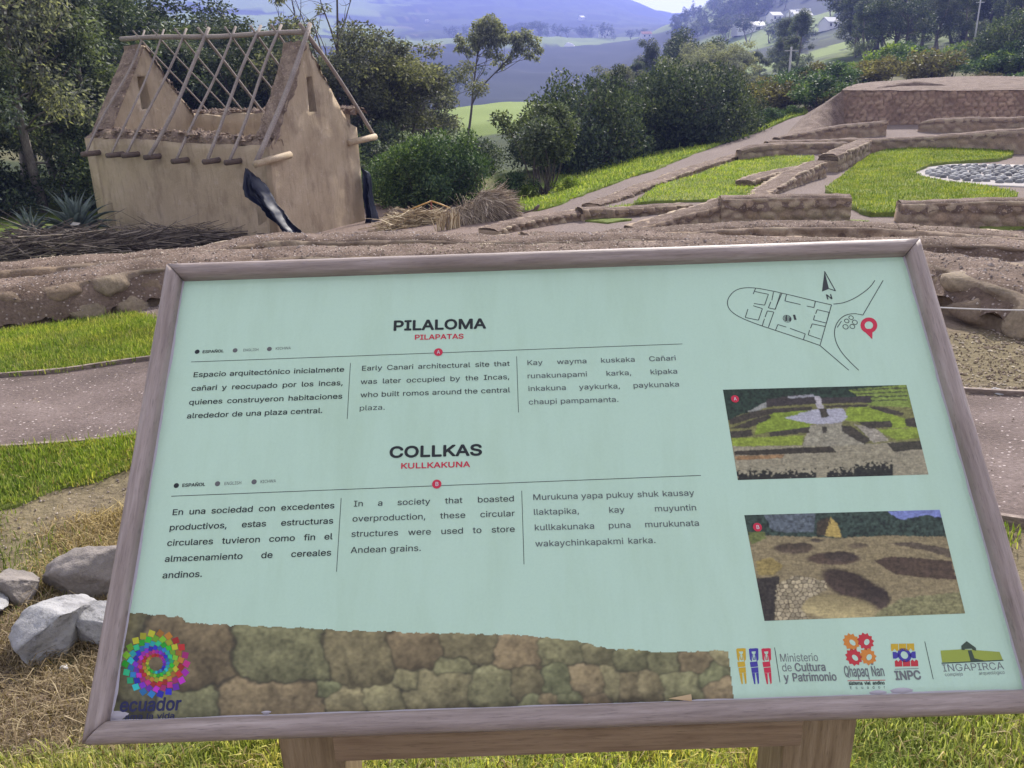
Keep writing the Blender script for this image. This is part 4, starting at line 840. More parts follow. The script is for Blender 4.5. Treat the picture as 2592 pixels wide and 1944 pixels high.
wall('sloping gravel wall with sunlit stones joining the left entrance wall', based([(1600, 582, 572), (1700, 574, 545), (1800, 566, 515), (1840, 560, 500)], -.93), .62, .035, (.22, .2), .05, .3)
wall('diagonal sunlit stone wall rising beside the grass room', based([(1918, 500, 492), (1960, 484, 462), (2010, 466, 432), (2070, 448, 408)], -.92), .52, .04, (.24, .22), .06, .3)
wall('taller end of the diagonal wall below the long terrace wall', based([(2098, 438, 390), (2140, 420, 372), (2185, 398, 354)], -.92), .55, .045, (.26, .24), .06, .25)
wall('long terrace wall closing the back of the plaza', crest([(1940, 358, 29.8), (1975, 353, 29.8), (2080, 352, 29.6)])+based([(2195, 393, 350), (2340, 392, 345), (2450, 390, 336), (2520, 389, 328), (2592, 388, 325), (2900, 384, 318)], -.9), .6, .06, (.36, .2), .04, .25)
wall('dark rounded wall closing the far end of the grass room', based([(1872, 409, 378), (1900, 408, 366), (1990, 404, 361), (2140, 399, 357)], -.93), .7, .05, (.32, .2), .04, .35)
wall('stubby ruined wall standing in the grass room', based([(1888, 476, 456), (1925, 468, 438), (1975, 458, 428), (2030, 450, 420)], -.93), .5, .04, (.3, .22), .06, .3)
wall('low tapering wall in front of the platform, left of the gap', crest([(1965, 346, 31.2), (2040, 330, 31.5), (2120, 316, 31.8), (2190, 309, 32), (2240, 306, 32)]), .5, .06, (.36, .2), .04, .25)
wall('low wall in front of the platform, right of the gap', crest([(2334, 310, 33), (2352, 301, 32.8), (2450, 297, 32.5), (2592, 296, 32), (2800, 294, 31)]), .6, .06, (.36, .2), .04, .25)
wall('long row of small upright stones edging the climbing gravel path', based([(1500, 524, 512), (1592, 500, 484), (1650, 480, 460), (1700, 462, 441), (1770, 440, 418), (1820, 422, 404), (1872, 404, 388)], -.97), .4, .04, (.17, .22), .08, .18)
wall('dark low wall with pale stones under its gravel top, left of the grass room', based([(1468, 556, 527), (1560, 549, 524), (1660, 541, 520), (1742, 532, 514)], -.97), .45, .035, (.3, .24), .06, .34)
wall('short diagonal wall of upright sunlit stones near the reed bundles', based([(1235, 590, 578), (1300, 578, 558), (1380, 566, 543), (1470, 556, 530)], -1.0), .5, .035, (.17, .24), .08, .2)
# ------------------------------------------------------------------ stepped platform with its gravel bank
def platform():
    F0 = [aty(2123, 316, 36), aty(2360, 312, 35), aty(2592, 309, 34), aty(3050, 303, 32)]; F1 = [aty(2131, 229, 36.2), aty(2360, 229, 35.2), aty(2592, 229, 34.2), aty(3050, 227, 32.2)]
    off = F0[1].copy(); root = thing('ruin_platform', 'tall dark stone-faced platform with a flat gravel top behind the plaza', 'ruin platform', off)
    n, m = 360, 26; t = np.linspace(0, 3, n); a = np.stack([np.interp(t, range(4), [p[k] for p in F0]) for k in range(3)], 1); b = np.stack([np.interp(t, range(4), [p[k] for p in F1]) for k in range(3)], 1)
    a[:, 2] -= .15; h = np.linspace(0, 1, m); V = a[:, None]*(1-h)[None, :, None]+b[:, None]*h[None, :, None]; s = np.append(0, np.cumsum(np.linalg.norm(np.diff(a, axis=0), axis=1)))
    f1, f2, cid = cells((s[:, None]+h*0).ravel()/.3, V[..., 2].ravel()/.17, 55); e = sstep(.03, .3, f2-f1); f = fbm(V.reshape(-1, 3)*2, 4, 56)
    V[..., 1] -= ((e-.6)*.05+f*.05+(cid-.5)*.05).reshape(n, m)
    col = np.where((cid < .4)[:, None], (.27, .185, .135), (.32, .23, .165))*(1+.4*f)[:, None]; col = col*e[:, None]+np.array((.225, .16, .12))*(1-e)[:, None]
    obj('masonry', V.reshape(-1, 3)-off, grid_faces(n, m), M['stone'], root, True, col)
    # left return of the stone face
    L0 = F0[0]; L1 = F1[0]; bk = aty(2171, 300, 43); bt = aty(2171, 214, 43); k = 30; u, v = np.meshgrid(np.linspace(0, 1, k), np.linspace(0, 1, 14), indexing='ij')
    V = ((1-u)*(1-v))[..., None]*L0+(u*(1-v))[..., None]*bk+(u*v)[..., None]*bt+((1-u)*v)[..., None]*L1; V[..., 0] += fbm(V.reshape(-1, 3)*2, 3, 5).reshape(u.shape)*.05
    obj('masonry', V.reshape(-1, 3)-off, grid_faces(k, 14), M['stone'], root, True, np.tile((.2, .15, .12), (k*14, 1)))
    # gravel top
    nu, nv = 120, 50; u = np.linspace(0, 3, nu); B1 = [aty(2171, 214, 43), aty(2400, 205, 44), aty(2592, 202, 43), aty(3050, 200, 41)]
    fr = np.stack([np.interp(u, range(4), [p[k] for p in F1]) for k in range(3)], 1); bk = np.stack([np.interp(u, range(4), [p[k] for p in B1]) for k in range(3)], 1); v = np.linspace(0, 1, nv)
    V = fr[:, None]*(1-v)[None, :, None]+bk[:, None]*v[None, :, None]; V[:, 0, 1] -= .06; V[..., 2] += (.16*np.sin(np.clip(u/2.6, 0, 1)*pi)[:, None]*v[None]**.7)+fbm(V.reshape(-1, 3)*.9, 4, 57).reshape(nu, nv)*.05
    V[..., 2] += sstep(0, .05, v)[None]*.05; V2 = np.concatenate([V, V[:, -1:]*1.]*1, 1); V2[:, -1, 2] = -.6
    obj('gravel_top', V2.reshape(-1, 3)-off, grid_faces(nu, nv+1), M['gravel'], root, True)
    # bank
    A1, A2, A3 = F1[0]+(.05, 0, .02), aty(2171, 213, 43), aty(2172, 215, 45); Bq = [aty(1985, 342, 30.5), aty(2010, 315, 36), aty(2040, 285, 43)]; Cq = F0[0]+np.array([.1, -.4, -.05])
    nu, nv = 60, 40; u, v = np.meshgrid(np.linspace(0, 1, nu), np.linspace(0, 1, nv), indexing='ij')
    top = np.stack([np.interp(u[:, 0], [0, .35, 1], [Cq[k], A1[k], A2[k]]) for k in range(3)], 1); bot = np.stack([np.interp(u[:, 0], [0, .4, 1], [p[k] for p in Bq]) for k in range(3)], 1); bot[:, 2] -= .05
    V = bot[:, None]*(1-v)[..., None]+top[:, None]*v[..., None]; V[..., 2] += fbm(V.reshape(-1, 3)*1.2, 4, 58).reshape(nu, nv)*.12*np.sin(v*pi)
    obj('gravel_bank', V.reshape(-1, 3)-off, grid_faces(nu, nv)[:, ::-1].copy(), M['gravel'], root, True)
platform()
wall('low dark mound wall lying on top of the platform', crest([(2205, 223, 37.6), (2225, 216, 37.8), (2300, 206, 38), (2360, 208, 38), (2395, 222, 37.8)]), .5, .08, (.4, .2), .03, .25, base=-.1) if False else None
def mound():
    P = crest([(2205, 226, 37), (2240, 214, 37.3), (2300, 206, 37.5), (2350, 207, 37.5), (2396, 222, 37.2)]); off = np.array(P[2]); root = thing('ruin_wall', 'low dark curved wall remnant on top of the platform', 'ruin wall', off, 0, 'low ruin walls')
    L = smooth_line(P, 70, 2); z0 = 1.2; t = np.linspace(-1, 1, 12); V = []
    for q in L:
        for a in t: V.append((q[0], q[1]+a*.5, z0+(q[2]-z0)*(1-abs(a)**3)-.1*(abs(a) == 1)))
    V = np.array(V); V[:, 1] += fbm(V*3, 3, 8)*.06; V[:, 2] += fbm(V*3, 3, 9)*.04
    obj('masonry', V-off, grid_faces(70, 12)[:, ::-1].copy(), M['gravel'], root)
mound()
# lawns inside and outside the ruins, plaza circle
for P_, h_ in ((RUIN_LAWN, .05), (PLAZA_LAWN, .09), (SMALL_LAWN[0], .04), (SMALL_LAWN[1], .04), (SMALL_LAWN[2], .03)): sheet('lawn', P_, .2 if h_ > .04 else .12, h_, M['lawn'], .012)['kind'] = 'structure'
M['lawn2'] = earth('bright_lawn', (.10, .15, .02), (.16, .22, .03), (.21, .25, .05), 1.4, 16, .05, 1.)
sheet('lawn', OUT_LAWN, .35, .05, M['lawn2'], .08)['kind'] = 'structure'
tag(blades('grass', OUT_LAWN, 60000, .09, .014, M['grass3'], 12, .03, lean=.9), kind='stuff')
tag(blades('grass', RUIN_LAWN, 22000, .05, .008, M['grass'], 13, .04), kind='stuff'); tag(blades('grass', PLAZA_LAWN, 45000, .045, .008, M['grass'], 14, .08), kind='stuff')
M['plaza'] = earth('plaza_gravel', (.30, .27, .25), (.36, .33, .315), (.41, .38, .36), 2, 30, .01, .5, fine=.2)
cen = np.array([hit(2592, 447)[0], (hit(2480, 424)[1]+hit(2480, 474)[1])/2]); rc = cen[0]-hit(2380, 452)[0]
print('PLAZA', cen, rc)
t = np.linspace(0, 2*pi, 80, endpoint=False)
ro = max(rc*1.35, cen[0]-hit(2312, 447)[0]-.05)
tag(sheet('gravel_circle', np.c_[cen[0]+ro*np.cos(t), cen[1]+ro*np.sin(t)], .3, .022, M['plaza'], .0), kind='structure')
k = NT('river_stone'); k.fin(k.ramp(k.n('NewGeometry').outputs['Random Per Island'], [(0, (.10, .10, .105)), (.5, (.19, .19, .195)), (1, (.34, .34, .34))]), .7, .3); M['river'] = k.m
M['cobble'] = k.m
def cobbles():
    rs = np.random.RandomState(9); pts = []
    a = rs.uniform(-rc, rc, (9000, 2)); a = a[np.hypot(a[:, 0], a[:, 1]) < rc]
    cellz = {}; sp = .21
    for q in a:
        key = (int(q[0]//sp), int(q[1]//sp)); ok = True
        for dx in (-1, 0, 1):
            for dy in (-1, 0, 1):
                for w_ in cellz.get((key[0]+dx, key[1]+dy), ()):
                    if np.hypot(*(w_-q)) < sp: ok = False
        if ok: cellz.setdefault(key, []).append(q); pts.append(q)
    pts = np.array(pts); th = np.linspace(0, 2*pi, 9, endpoint=False); V = []; F = []; n = 0
    for q in pts:
        r = sp*.5*rs.uniform(.85, 1.1); e = rs.uniform(.7, 1); an = rs.uniform(0, pi); R_ = np.array([[cos(an), -sin(an)], [sin(an), cos(an)]]); z = hz(cen[0]+q[0], cen[1]+q[1])+.015
        for rr_, zz in ((1, 0), (.9, .05), (.55, .085)):
            E_ = (np.c_[np.cos(th)*r*rr_, np.sin(th)*r*rr_*e])@R_.T; V += [(cen[0]+q[0]+x, cen[1]+q[1]+y, z+zz) for x, y in E_]
        V.append((cen[0]+q[0], cen[1]+q[1], z+.095))
        for l in range(2): F += [[n+l*9+i, n+l*9+(i+1) % 9, n+(l+1)*9+(i+1) % 9, n+(l+1)*9+i] for i in range(9)]
        F += [[n+18+i, n+18+(i+1) % 9, n+27] for i in range(9)]; n += 28
    o = obj('cobble_circle', V, F, M['cobble']); tag(o, 'round bed of pale river cobbles in the middle of the plaza', 'cobble bed', None, 'thing')
cobbles()

# ------------------------------------------------------------------ thatchless adobe hut
def adobe():
    k = NT('adobe_plaster'); a = k.noise(1.3, 6, .62); b = k.noise(12, 6, .7, None, (1, 1, .14)); c = k.noise(55, 5, .72); d = k.noise(2.2, 5, .65, None, (1, 1, .45)); e = k.noise(5, 6, .7)
    col = k.ramp(a, [(.28, (.43, .335, .23)), (.5, (.53, .42, .29)), (.72, (.61, .495, .355))])
    col = k.mix(col, (.30, .225, .155), k.ramp(b, [(.52, (0, 0, 0)), (.78, (.65, .65, .65))])); col = k.mix(col, (.22, .16, .115), k.ramp(d, [(.52, (0, 0, 0)), (.75, (.7, .7, .7))]))
    col = k.mix(col, (.66, .55, .44), k.ramp(e, [(.58, (0, 0, 0)), (.72, (.6, .6, .6))])); col = k.mix(col, (.28, .215, .165), k.ramp(c, [(.62, (0, 0, 0)), (.78, (.6, .6, .6))]))
    ad = k.n('Math', operation='ADD'); k.l(b, ad.inputs[0]); k.l(c, ad.inputs[1]); a2 = k.n('Math', operation='ADD'); k.l(ad.outputs[0], a2.inputs[0]); k.l(e, a2.inputs[1]); k.bump(a2.outputs[0], 1., .035); return k.fin(col, .95, .1)
M['adobe'] = adobe()
M['rubble'] = earth('adobe_rubble', (.17, .125, .1), (.26, .195, .15), (.36, .28, .21), 5, 22, .05, 1., speck=(16, .25, (.36, .28, .22)))
M['pole'] = wood('grey_pole', (.17, .14, .125), (.28, .235, .205), (.40, .35, .31), (6, 6, 6), .3, .85)
M['log'] = wood('pale_log', (.28, .21, .13), (.42, .33, .22), (.55, .46, .34), (6, 6, 6), .3, .8)
M['darkwood'] = wood('dark_log', (.07, .05, .04), (.13, .095, .075), (.2, .15, .12), (6, 6, 6), .3, .85)
def hut():
    dA, dB, dC = 18.0, 19.8, 21.3
    At, Bt, Ct = aty(692, 372, dA), aty(217, 350, dB), aty(908, 322, dC)                  # wall tops at the outer corners
    Ab, Bb, Cb = aty(705, 606, dA-.05), aty(260, 607, dB-.05), aty(927, 592, dC)
    for p in (Ab, Bb, Cb): p[2] -= .12
    n = Ct-At; n[2] = 0; n /= np.linalg.norm(n); l = Bt-At; l[2] = 0; l /= np.linalg.norm(l)
    Db = Cb+(Bb-Ab); Dt = Bt+(Ct-At)
    off = (Ab+Db)/2; root = thing('adobe_hut', 'roofless tan adobe hut with steep gables and bare roof poles', 'hut', off); T = .42
    rs = np.random.RandomState(2)
    def slab(name, quad_out, inward, mat, topn=.05, nu=46, nv=16, thick=T, seed=1, jag=0., parent=root):
        """wall between bottom a,b and top c,d with thickness and a ragged top"""
        a, b, c, d = quad_out; u, v = np.meshgrid(np.linspace(0, 1, nu), np.linspace(0, 1, nv), indexing='ij')
        O = ((1-u)*(1-v))[..., None]*a+(u*(1-v))[..., None]*b+(u*v)[..., None]*c+((1-u)*v)[..., None]*d
        I = O+inward*thick; N = fbm(O.reshape(-1, 3)*1.3, 4, seed).reshape(nu, nv); fo = (np.clip(u/.12, 0, 1)*np.clip((1-u)/.12, 0, 1))[..., None]; O = O-inward*N[..., None]*.05*fo; N2 = fbm(I.reshape(-1, 3)*1.3, 4, seed+3).reshape(nu, nv); I = I+inward*N2[..., None]*.04
        jz = (fbm(np.c_[u[:, 0]*14, u[:, 0]*0, u[:, 0]*0], 3, seed+5)*topn)[:, None]*v**8; O[..., 2] += jz; I[..., 2] += jz
        V = np.concatenate([O, I[:, ::-1]], 1); m = 2*nv; F = grid_faces(nu, m).tolist(); F += [[i*m+m-1, i*m, (i+1)*m, (i+1)*m+m-1][::-1] for i in range(nu-1)]
        F += [list(range(m))[::-1], [(nu-1)*m+j for j in range(m)]]
        return obj(name, V.reshape(-1, 3)-off, F, mat, parent, True)
    q = l*.22; fw = slab('long_wall', (Bb-q, Ab+q, At+q, Bt-q), n, M['adobe'], .04, seed=21)
    rear_top = aty(600, 288, 22.6)[2]
    Dr, Cr = Dt.copy(), Ct.copy(); Dr[2] = max(rear_top, 0); Cr[2] = rear_top-.05
    rw = slab('long_wall', (Db-q, Cb+q, Cr+q, Dr-q), -n, M['adobe'], .07, seed=31); rw['label'] = 'plain rear adobe wall seen from inside through the poles'
    # rubble coping along the front wall
    def coping(P, Q_, w, h, seed, parent, k=64):
        V = []; t = np.linspace(0, 1, k); ph = np.linspace(0, pi, 11)
        for i in t:
            c = P+(Q_-P)*i+n*T*.45
            for a in ph: V.append(c-n*cos(a)*w/2+np.array([0, 0, h*sin(a)-.03]))
        V = np.array(V); f = fbm(V*4.2, 4, seed); g = fbm(V*9, 3, seed+1); V[:, 2] += f*.13+g*.09; V -= n*(f*.12)[:, None]
        rs3 = np.random.RandomState(seed); m_ = 260; c3 = P+(Q_-P)*rs3.uniform(.01, .99, (m_, 1))+n*(T*.45+rs3.normal(0, .14, (m_, 1)))+np.c_[np.zeros((m_, 2)), h*rs3.uniform(.3, 1.05, m_)]
        rock_scatter('clods', c3-off, rs3.uniform(.035, .095, m_), M['rubble'], parent, seed)
        return obj('rubble_coping', V-off, grid_faces(k, 11), M['rubble'], parent, False)
    coping(Bt-l*.1+n*.12, At+l*.1+n*.12, .42, .22, 41, fw); coping(Dr, Cr, .55, .12, 43, rw)
    # gables
    def gable(base0, base1, t0, t1, apex, inward, seed, slot, lab):
        """outer outline from base0 to base1 with shoulder points and an apex; slot = (centre, half width, height)"""
        u = base1-base0; u[2] = 0; W_ = np.linalg.norm(u); u /= W_
        def uv(p): q = p-base0; return np.array([q@u, q[2]])
        L = [uv(base0), uv(base1), uv(t1)]
        sh1 = uv(t1)+np.array([-.30, .02]); a_ = uv(apex); sh0 = uv(t0)+np.array([.16, .02])
        for k_ in range(1, 13): t = k_/13; L.append(sh1*(1-t)+a_*t+rs.uniform(-.035, .035, 2))
        L.append(a_+np.array([.12, -.03])); L.append(a_+np.array([-.12, -.02]))
        for k_ in range(12, 0, -1): t = k_/13; L.append(sh0*(1-t)+a_*t+rs.uniform(-.035, .035, 2))
        L.append(uv(t0)); L = np.array(L)
        cs_, hw_, z0, z1 = slot
        # fill with a triangulated field so the face can undulate
        import mathutils
        nL = len(L); hole = [(cs_-hw_*1.1, z0), (cs_+hw_*1.1, z0), (cs_+hw_*.8, z1), (cs_-hw_*.8, z1)]
        g = np.stack(np.meshgrid(np.arange(0, W_, .12), np.arange(0, a_[1], .12)), -1).reshape(-1, 2); g += rs.uniform(-.03, .03, g.shape)
        g = g[inpoly(g[:, 0], g[:, 1], L)]; dm = np.min(np.linalg.norm(g[:, None]-L[None], axis=2), axis=1); g = g[dm > .08]; g = g[~((abs(g[:, 0]-cs_) < hw_+.06) & (g[:, 1] > z0-.06) & (g[:, 1] < z1+.06))]
        pts = [Vector(p) for p in L]+[Vector(p) for p in hole]+[Vector(p) for p in g]
        ed = [(i, (i+1) % nL) for i in range(nL)]+[(nL+i, nL+(i+1) % 4) for i in range(4)]
        r = mathutils.geometry.delaunay_2d_cdt(pts, ed, [], 0, 1e-6); v2 = np.array([p[:] for p in r[0]])
        fs = []
        for t in r[2]:
            c = v2[list(t)].mean(0)
            if inpoly(c[0], c[1], L) and not inpoly(c[0], c[1], hole): fs.append(list(t))
        tk = .5; P3 = base0+v2[:, :1]*u+np.c_[v2[:, 0]*0, v2[:, 0]*0, v2[:, 1]]; w = fbm(P3*1.3, 4, seed)[:, None]*.05
        O = P3-inward*w; I = P3+inward*(tk+w*.6); N = len(P3); F = [t for t in fs]+[[N+i for i in t[::-1]] for t in fs]
        E = set()
        for t in fs:
            for a, b in zip(t, t[1:]+t[:1]): E.add((a, b))
        rim = [(a, b) for (a, b) in E if (b, a) not in E]; mi = [0]*len(F)
        for a, b in rim:
            F.append([b, a, N+a, N+b]); z = (v2[a, 1]+v2[b, 1])/2; inner = min(np.linalg.norm(v2[a]-np.array(h_)) for h_ in hole) < 1e-3
            mi.append(0 if inner or z < min(uv(t0)[1], uv(t1)[1])-.02 else 1)
        o = obj('gable_wall', np.concatenate([O, I])-off, F, [M['adobe'], M['rubble']], root, False, None, mi)
        me = o.data; sm = np.array([m_ == 0 for m_ in mi]); me.polygons.foreach_set('use_smooth', sm)
        if lab: o['label'] = lab
        # rubble along the rake
        for (p0, p1, sd_) in ((sh0, a_, seed+1), (sh1, a_, seed+2)):
            V = []; kk = 40; ph = np.linspace(0, pi, 9); d2 = (p1-p0)/np.linalg.norm(p1-p0); nr = np.array([-d2[1], d2[0]]); nr = nr if nr[1] > 0 else -nr
            for t in np.linspace(0, .99, kk):
                q = p0+(p1-p0)*t
                for a in ph: w_ = q+nr*(.09*sin(a)-.04); V.append(base0+w_[0]*u+np.array([0, 0, w_[1]])+inward*(tk/2-cos(a)*(tk/2+.03)))
            V = np.array(V); f = fbm(V*5, 4, sd_); g_ = fbm(V*13, 3, sd_); V[:, 2] += f*.10+g_*.08; V += inward*(f*.10)[:, None]; V += u*(g_*.07)[:, None]
            obj('rubble_coping', V-off, grid_faces(kk, 9), M['rubble'], o, False)
        return o
    mid = (dA+dC)/2; apR = aty(775, 103, mid); apL = aty(345, 113, (dB+dC+dB-dA)/2-.1)
    Bl, Dl = Bb.copy(), Db.copy()
    gable(Ab.copy(), Cb.copy(), At, Ct, apR, l, 51, ((aty(785, 230, mid)-Ab)@((Cb-Ab)*(1, 1, 0)/np.linalg.norm((Cb-Ab)[:2])), .14, aty(785, 283, mid)[2]-Ab[2], aty(785, 194, mid)[2]-Ab[2]), None)
    gable(Bb+0*n, Db+0*n, Bt, Dt, apL, -l, 61, (1.62, .15, aty(373, 275, 21.4)[2]-Bb[2], aty(373, 194, 21.4)[2]-Bb[2]), 'far left gable wall with a slot window, seen from inside')
    # roof poles
    RL, RR = aty(305, 97, (dB+dC+dB-dA)/2), aty(783, 80, mid); rn = 12; t = np.linspace(0, 1, rn)
    mb = MB(); P = RL+(RR-RL)*t[:, None]+np.c_[np.zeros(rn), np.zeros(rn), .02*np.sin(t*9)-.02]; mb.tube(P, .055, 8); mb.build('ridge_pole', M['pole'], root, True, off)
    tops = [357, 407, 463, 520, 588, 653, 705, 777]; tips = [(217, 393), (280, 396), (319, 396), (375, 401), (445, 411), (524, 412), (579, 414), (649, 413)]
    dl = lambda px: dA+(dB-dA)*(692-px)/(692-221)
    tipR = aty(950, 346, dC+.35)
    for i, (tp, (bx, by)) in enumerate(zip(tops, tips)):
        s_ = (tp-305)/(783-305); # perspective-correct position along the ridge
        zl, zr = (RL-CAM)@VF, (RR-CAM)@VF; tt = s_*zl/(zr+s_*(zl-zr)); top = RL+(RR-RL)*tt
        bot = aty(bx, by-3, dl(bx)-.5)
        def pole(p, q, r0, r1, sd_):
            k_ = 10; u = np.linspace(0, 1, k_)[:, None]; q2 = q+(q-p)*-.0; P = p+(q2-p)*u; rs2 = np.random.RandomState(sd_); b_ = rs2.normal(0, .04, 3); P = P+np.sin(u*pi)*b_+np.sin(u*2*pi)*rs2.normal(0, .015, 3)
            mb = MB(); mb.tube(P, np.linspace(r0, r1, k_), 7); return mb.build('rafter', M['pole'], root, True, off)
        e = (bot-top); e /= np.linalg.norm(e); w = [.025, .024, .029, .042, .03, .036, .034, .055][i]
        pole(top-e*.22, bot+e*.05, w*.95, w*1.05, i)
        # rear rafter mirrored over the ridge
        rbot = tipR+(bot-aty(649, 410, dA-.5))*np.array([1, 1, .0])-n*0; rbot[2] = tipR[2]+(rbot-tipR)@l*.03
        e2 = (rbot-top); e2 /= np.linalg.norm(e2)
        pole(top-e2*.22+l*.06, rbot+e2*.03, w*.8, w*.85, 20+i)
        # eave log poking out of the front wall
        if i < 7:
            mb = MB(); st = bot+n*.95+np.array([0, 0, .03]); mb.tube([bot-n*.10, bot+n*.3, st], [.06, .062, .064], 9); mb.build('eave_log', M['darkwood'], root, True, off)
    a_, b_ = aty(645, 416, dA-.42), aty(735, 392, dA+.45); mb = MB(); mb.tube([a_, a_*.5+b_*.5+(0, 0, .01), b_], [.075, .078, .08], 12); o = mb.build('eave_log', M['log'], root, True, off); o['label'] = 'thick pale log end sticking out at the near corner'
    a_, b_ = aty(882, 362, dC-.5), aty(950, 346, dC+.4); mb = MB(); mb.tube([a_, b_], [.075, .08], 12); o = mb.build('eave_log', M['log'], root, True, off); o['label'] = 'pale log end sticking out at the rear corner'
    print('HUT', Ab, Bb, Cb, At, Bt, Ct, apR, apL)
    return dict(Ab=Ab, Bb=Bb, Cb=Cb, n=n, l=l)
HUT = hut()

# ------------------------------------------------------------------ boulders, edging, rope
def rock(name, label, cat, c, r, mat, seed, squash=(1, 1, .7), sub=5, cuts=9, group=None):
    import bmesh
    bm = bmesh.new(); bmesh.ops.create_icosphere(bm, subdivisions=sub, radius=1); V = np.array([v.co[:] for v in bm.verts]); F = [[v.index for v in f.verts] for f in bm.faces]; bm.free()
    rs = np.random.RandomState(seed)
    for _ in range(cuts+6):
        n = rs.normal(0, 1, 3); n /= np.linalg.norm(n); d = rs.uniform(.42, .78); e = V@n-d; V = V-np.where(e > 0, e, 0)[:, None]*n
    V = V*1.3*(1+fbm(V*1.6, 4, seed)[:, None]*.12+fbm(V*3.5, 4, seed+2)[:, None]*.09+fbm(V*9, 4, seed+1)[:, None]*.045); V *= np.array(squash)*r
    a = rs.uniform(0, 6.28); 
    o = obj(name, V, F, mat, None, True); o.location = tuple(float(q) for q in c); tag(o, label, cat, group, 'thing'); return o
k = NT('grey_rock'); a = k.noise(6, 6, .6); b = k.noise(40, 5, .7); v = k.n('TexVoronoi'); v.inputs['Scale'].default_value = 9; v.feature = 'DISTANCE_TO_EDGE'; k.l(k.pos(), v.inputs['Vector'])
c_ = k.ramp(a, [(.32, (.15, .145, .145)), (.48, (.28, .275, .275)), (.7, (.42, .415, .41))]); c_ = k.mix(c_, k.mix(c_, (.5, .5, .5), 1., 'MULTIPLY'), k.ramp(b, [(.52, (0, 0, 0)), (.7, (1, 1, 1))]))
k.bump(b, .8, .01); M['rock'] = k.fin(c_, .85, .3)
k = NT('brown_rock'); a = k.noise(8, 6, .6); b = k.noise(45, 5, .7); c_ = k.ramp(a, [(.3, (.14, .125, .115)), (.5, (.22, .195, .175)), (.75, (.33, .29, .26))]); k.bump(b, .8, .012); M['rock2'] = k.fin(c_, .9, .2)
def onz(px, py): return hit(px, py)
p = onz(90, 1690); rock('boulder', 'large pale grey angular boulder with a sunlit top, left of the board', 'boulder', p+(0, .10, .045), .125, M['rock'], 11, (1.02, 1., .95))
p = onz(215, 1530); rock('boulder', 'long brown-grey boulder lying partly behind the board frame', 'boulder', p+(.03, .10, .03), .125, M['rock2'], 23, (1.25, .9, .72))
p = onz(20, 1535); rock('boulder', 'small brownish boulder behind the large pale boulder', 'boulder', p+(-.01, .06, .02), .085, M['rock2'], 31, (1.1, 1, .75))
p = onz(245, 1640); rock('boulder', 'rough dark stone wedged between the pale boulder and the board', 'boulder', p+(.02, .06, .03), .085, M['rock'], 47, (1.1, 1, .95))
p = onz(165, 1702); rock('pebble', 'small white pebble on the soil below the pale boulder', 'pebble', p+(0, .005, .008), .0125, plain('white_pebble', (.6, .58, .55), .7), 5, (1, .9, .8), 3)
p = onz(-150, 1600); rock('boulder', 'grey boulder at the far left edge', 'boulder', p+(0, .1, .03), .14, M['rock'], 61, (1.2, 1, .7))
for i, (px, py, r) in enumerate(((2530, 998, .035), (2440, 990, .012), (2480, 985, .012), (2300, 1000, .02))):
    rock('stone', ['flat pale stone lying by the right path edging', 'small dark stone on the gravel slope beside the path edging', 'little grey stone on the gravel beside the path edging', 'pale stone behind the board by the path'][i], 'stone', onz(px, py)+(0, 0, r*.3), r, M['rock'] if i in (0, 3) else M['rock2'], 70+i, (1.6, 1, .5), 3)
# loose grit on the path and soil
def grit(name, poly, n, seed, m=-5.35, s=.45):
    rs = np.random.RandomState(seed); P = np.asarray(poly); g = rs.uniform(P.min(0), P.max(0), (n*4, 2)); g = g[inpoly(g[:, 0], g[:, 1], P)][:n]
    return rock_scatter(name, np.c_[g, Hf(g[:, 0], g[:, 1])+.004], rs.lognormal(m, s, len(g)), M['pebble'], None, seed)
grit('gravel', np.concatenate([PATH_N, PATH_F[::-1]]), 5200, 91, -5.6); grit('gravel', STONE_GROUND, 2600, 92, -5.7)
grit('gravel', [atz(a, b, 0)[:2] for a, b in ((2300, 1000), (2900, 1050), (2900, 800), (2592, 830), (2300, 860))], 3500, 93, -5.2)
grit('gravel', zpoly([(-300, 860), (0, 815), (300, 765), (420, 790), (430, 720), (0, 790), (-300, 820)], 0), 900, 94)
M['board'] = wood('edging_wood', (.12, .09, .075), (.24, .185, .15), (.40, .33, .28), (3, 3, 14), .3, .85)
def edging(line, i0, i1, label, h=.045, w=.022, up=.03):
    L = line[i0:i1]; t = np.gradient(L, axis=0); t /= np.linalg.norm(t, axis=1)[:, None]; n = np.c_[-t[:, 1], t[:, 0]]; z = Hf(L[:, 0], L[:, 1])
    V = np.stack([np.c_[L+n*a, z+b] for a, b in ((-w/2, -.05), (w/2, -.05), (w/2, up), (-w/2, up))], 1); k = len(L)
    F = grid_faces(k, 4).tolist()+[[i*4+3, (i+1)*4+3, (i+1)*4, i*4] for i in range(k-1)]+[[0, 1, 2, 3], [(k-1)*4+j for j in (3, 2, 1, 0)]]
    o = obj('edging_board', V.reshape(-1, 3), F, M['board'], None, False); tag(o, label, 'edging board', 'edging boards along the gravel path', 'thing')
edging(PATH_F, 0, 34, 'thin weathered board along the lawn side of the path, left of the sign'); edging(PATH_F, 34, 62, 'edging board on the far side of the path, behind the sign'); edging(PATH_F, 62, 90, 'pale sunlit board between the gravel slope and the path, right of the sign')
edging(PATH_N, 0, 27, 'weathered board along the near side of the path, left of the sign', up=.02); edging(PATH_N, 26, 58, 'edging board on the near side of the path, behind the sign', up=.026); edging(PATH_N, 58, 90, 'brown edging board on the near side of the path, right of the sign', up=.035)
ra_, rb_ = aty(2150, 762, 4.6), aty(2800, 786, 4.1); t = np.linspace(0, 1, 40)[:, None]; P = ra_+(rb_-ra_)*t-np.c_[t*0, t*0, .02*np.sin(t*pi)]
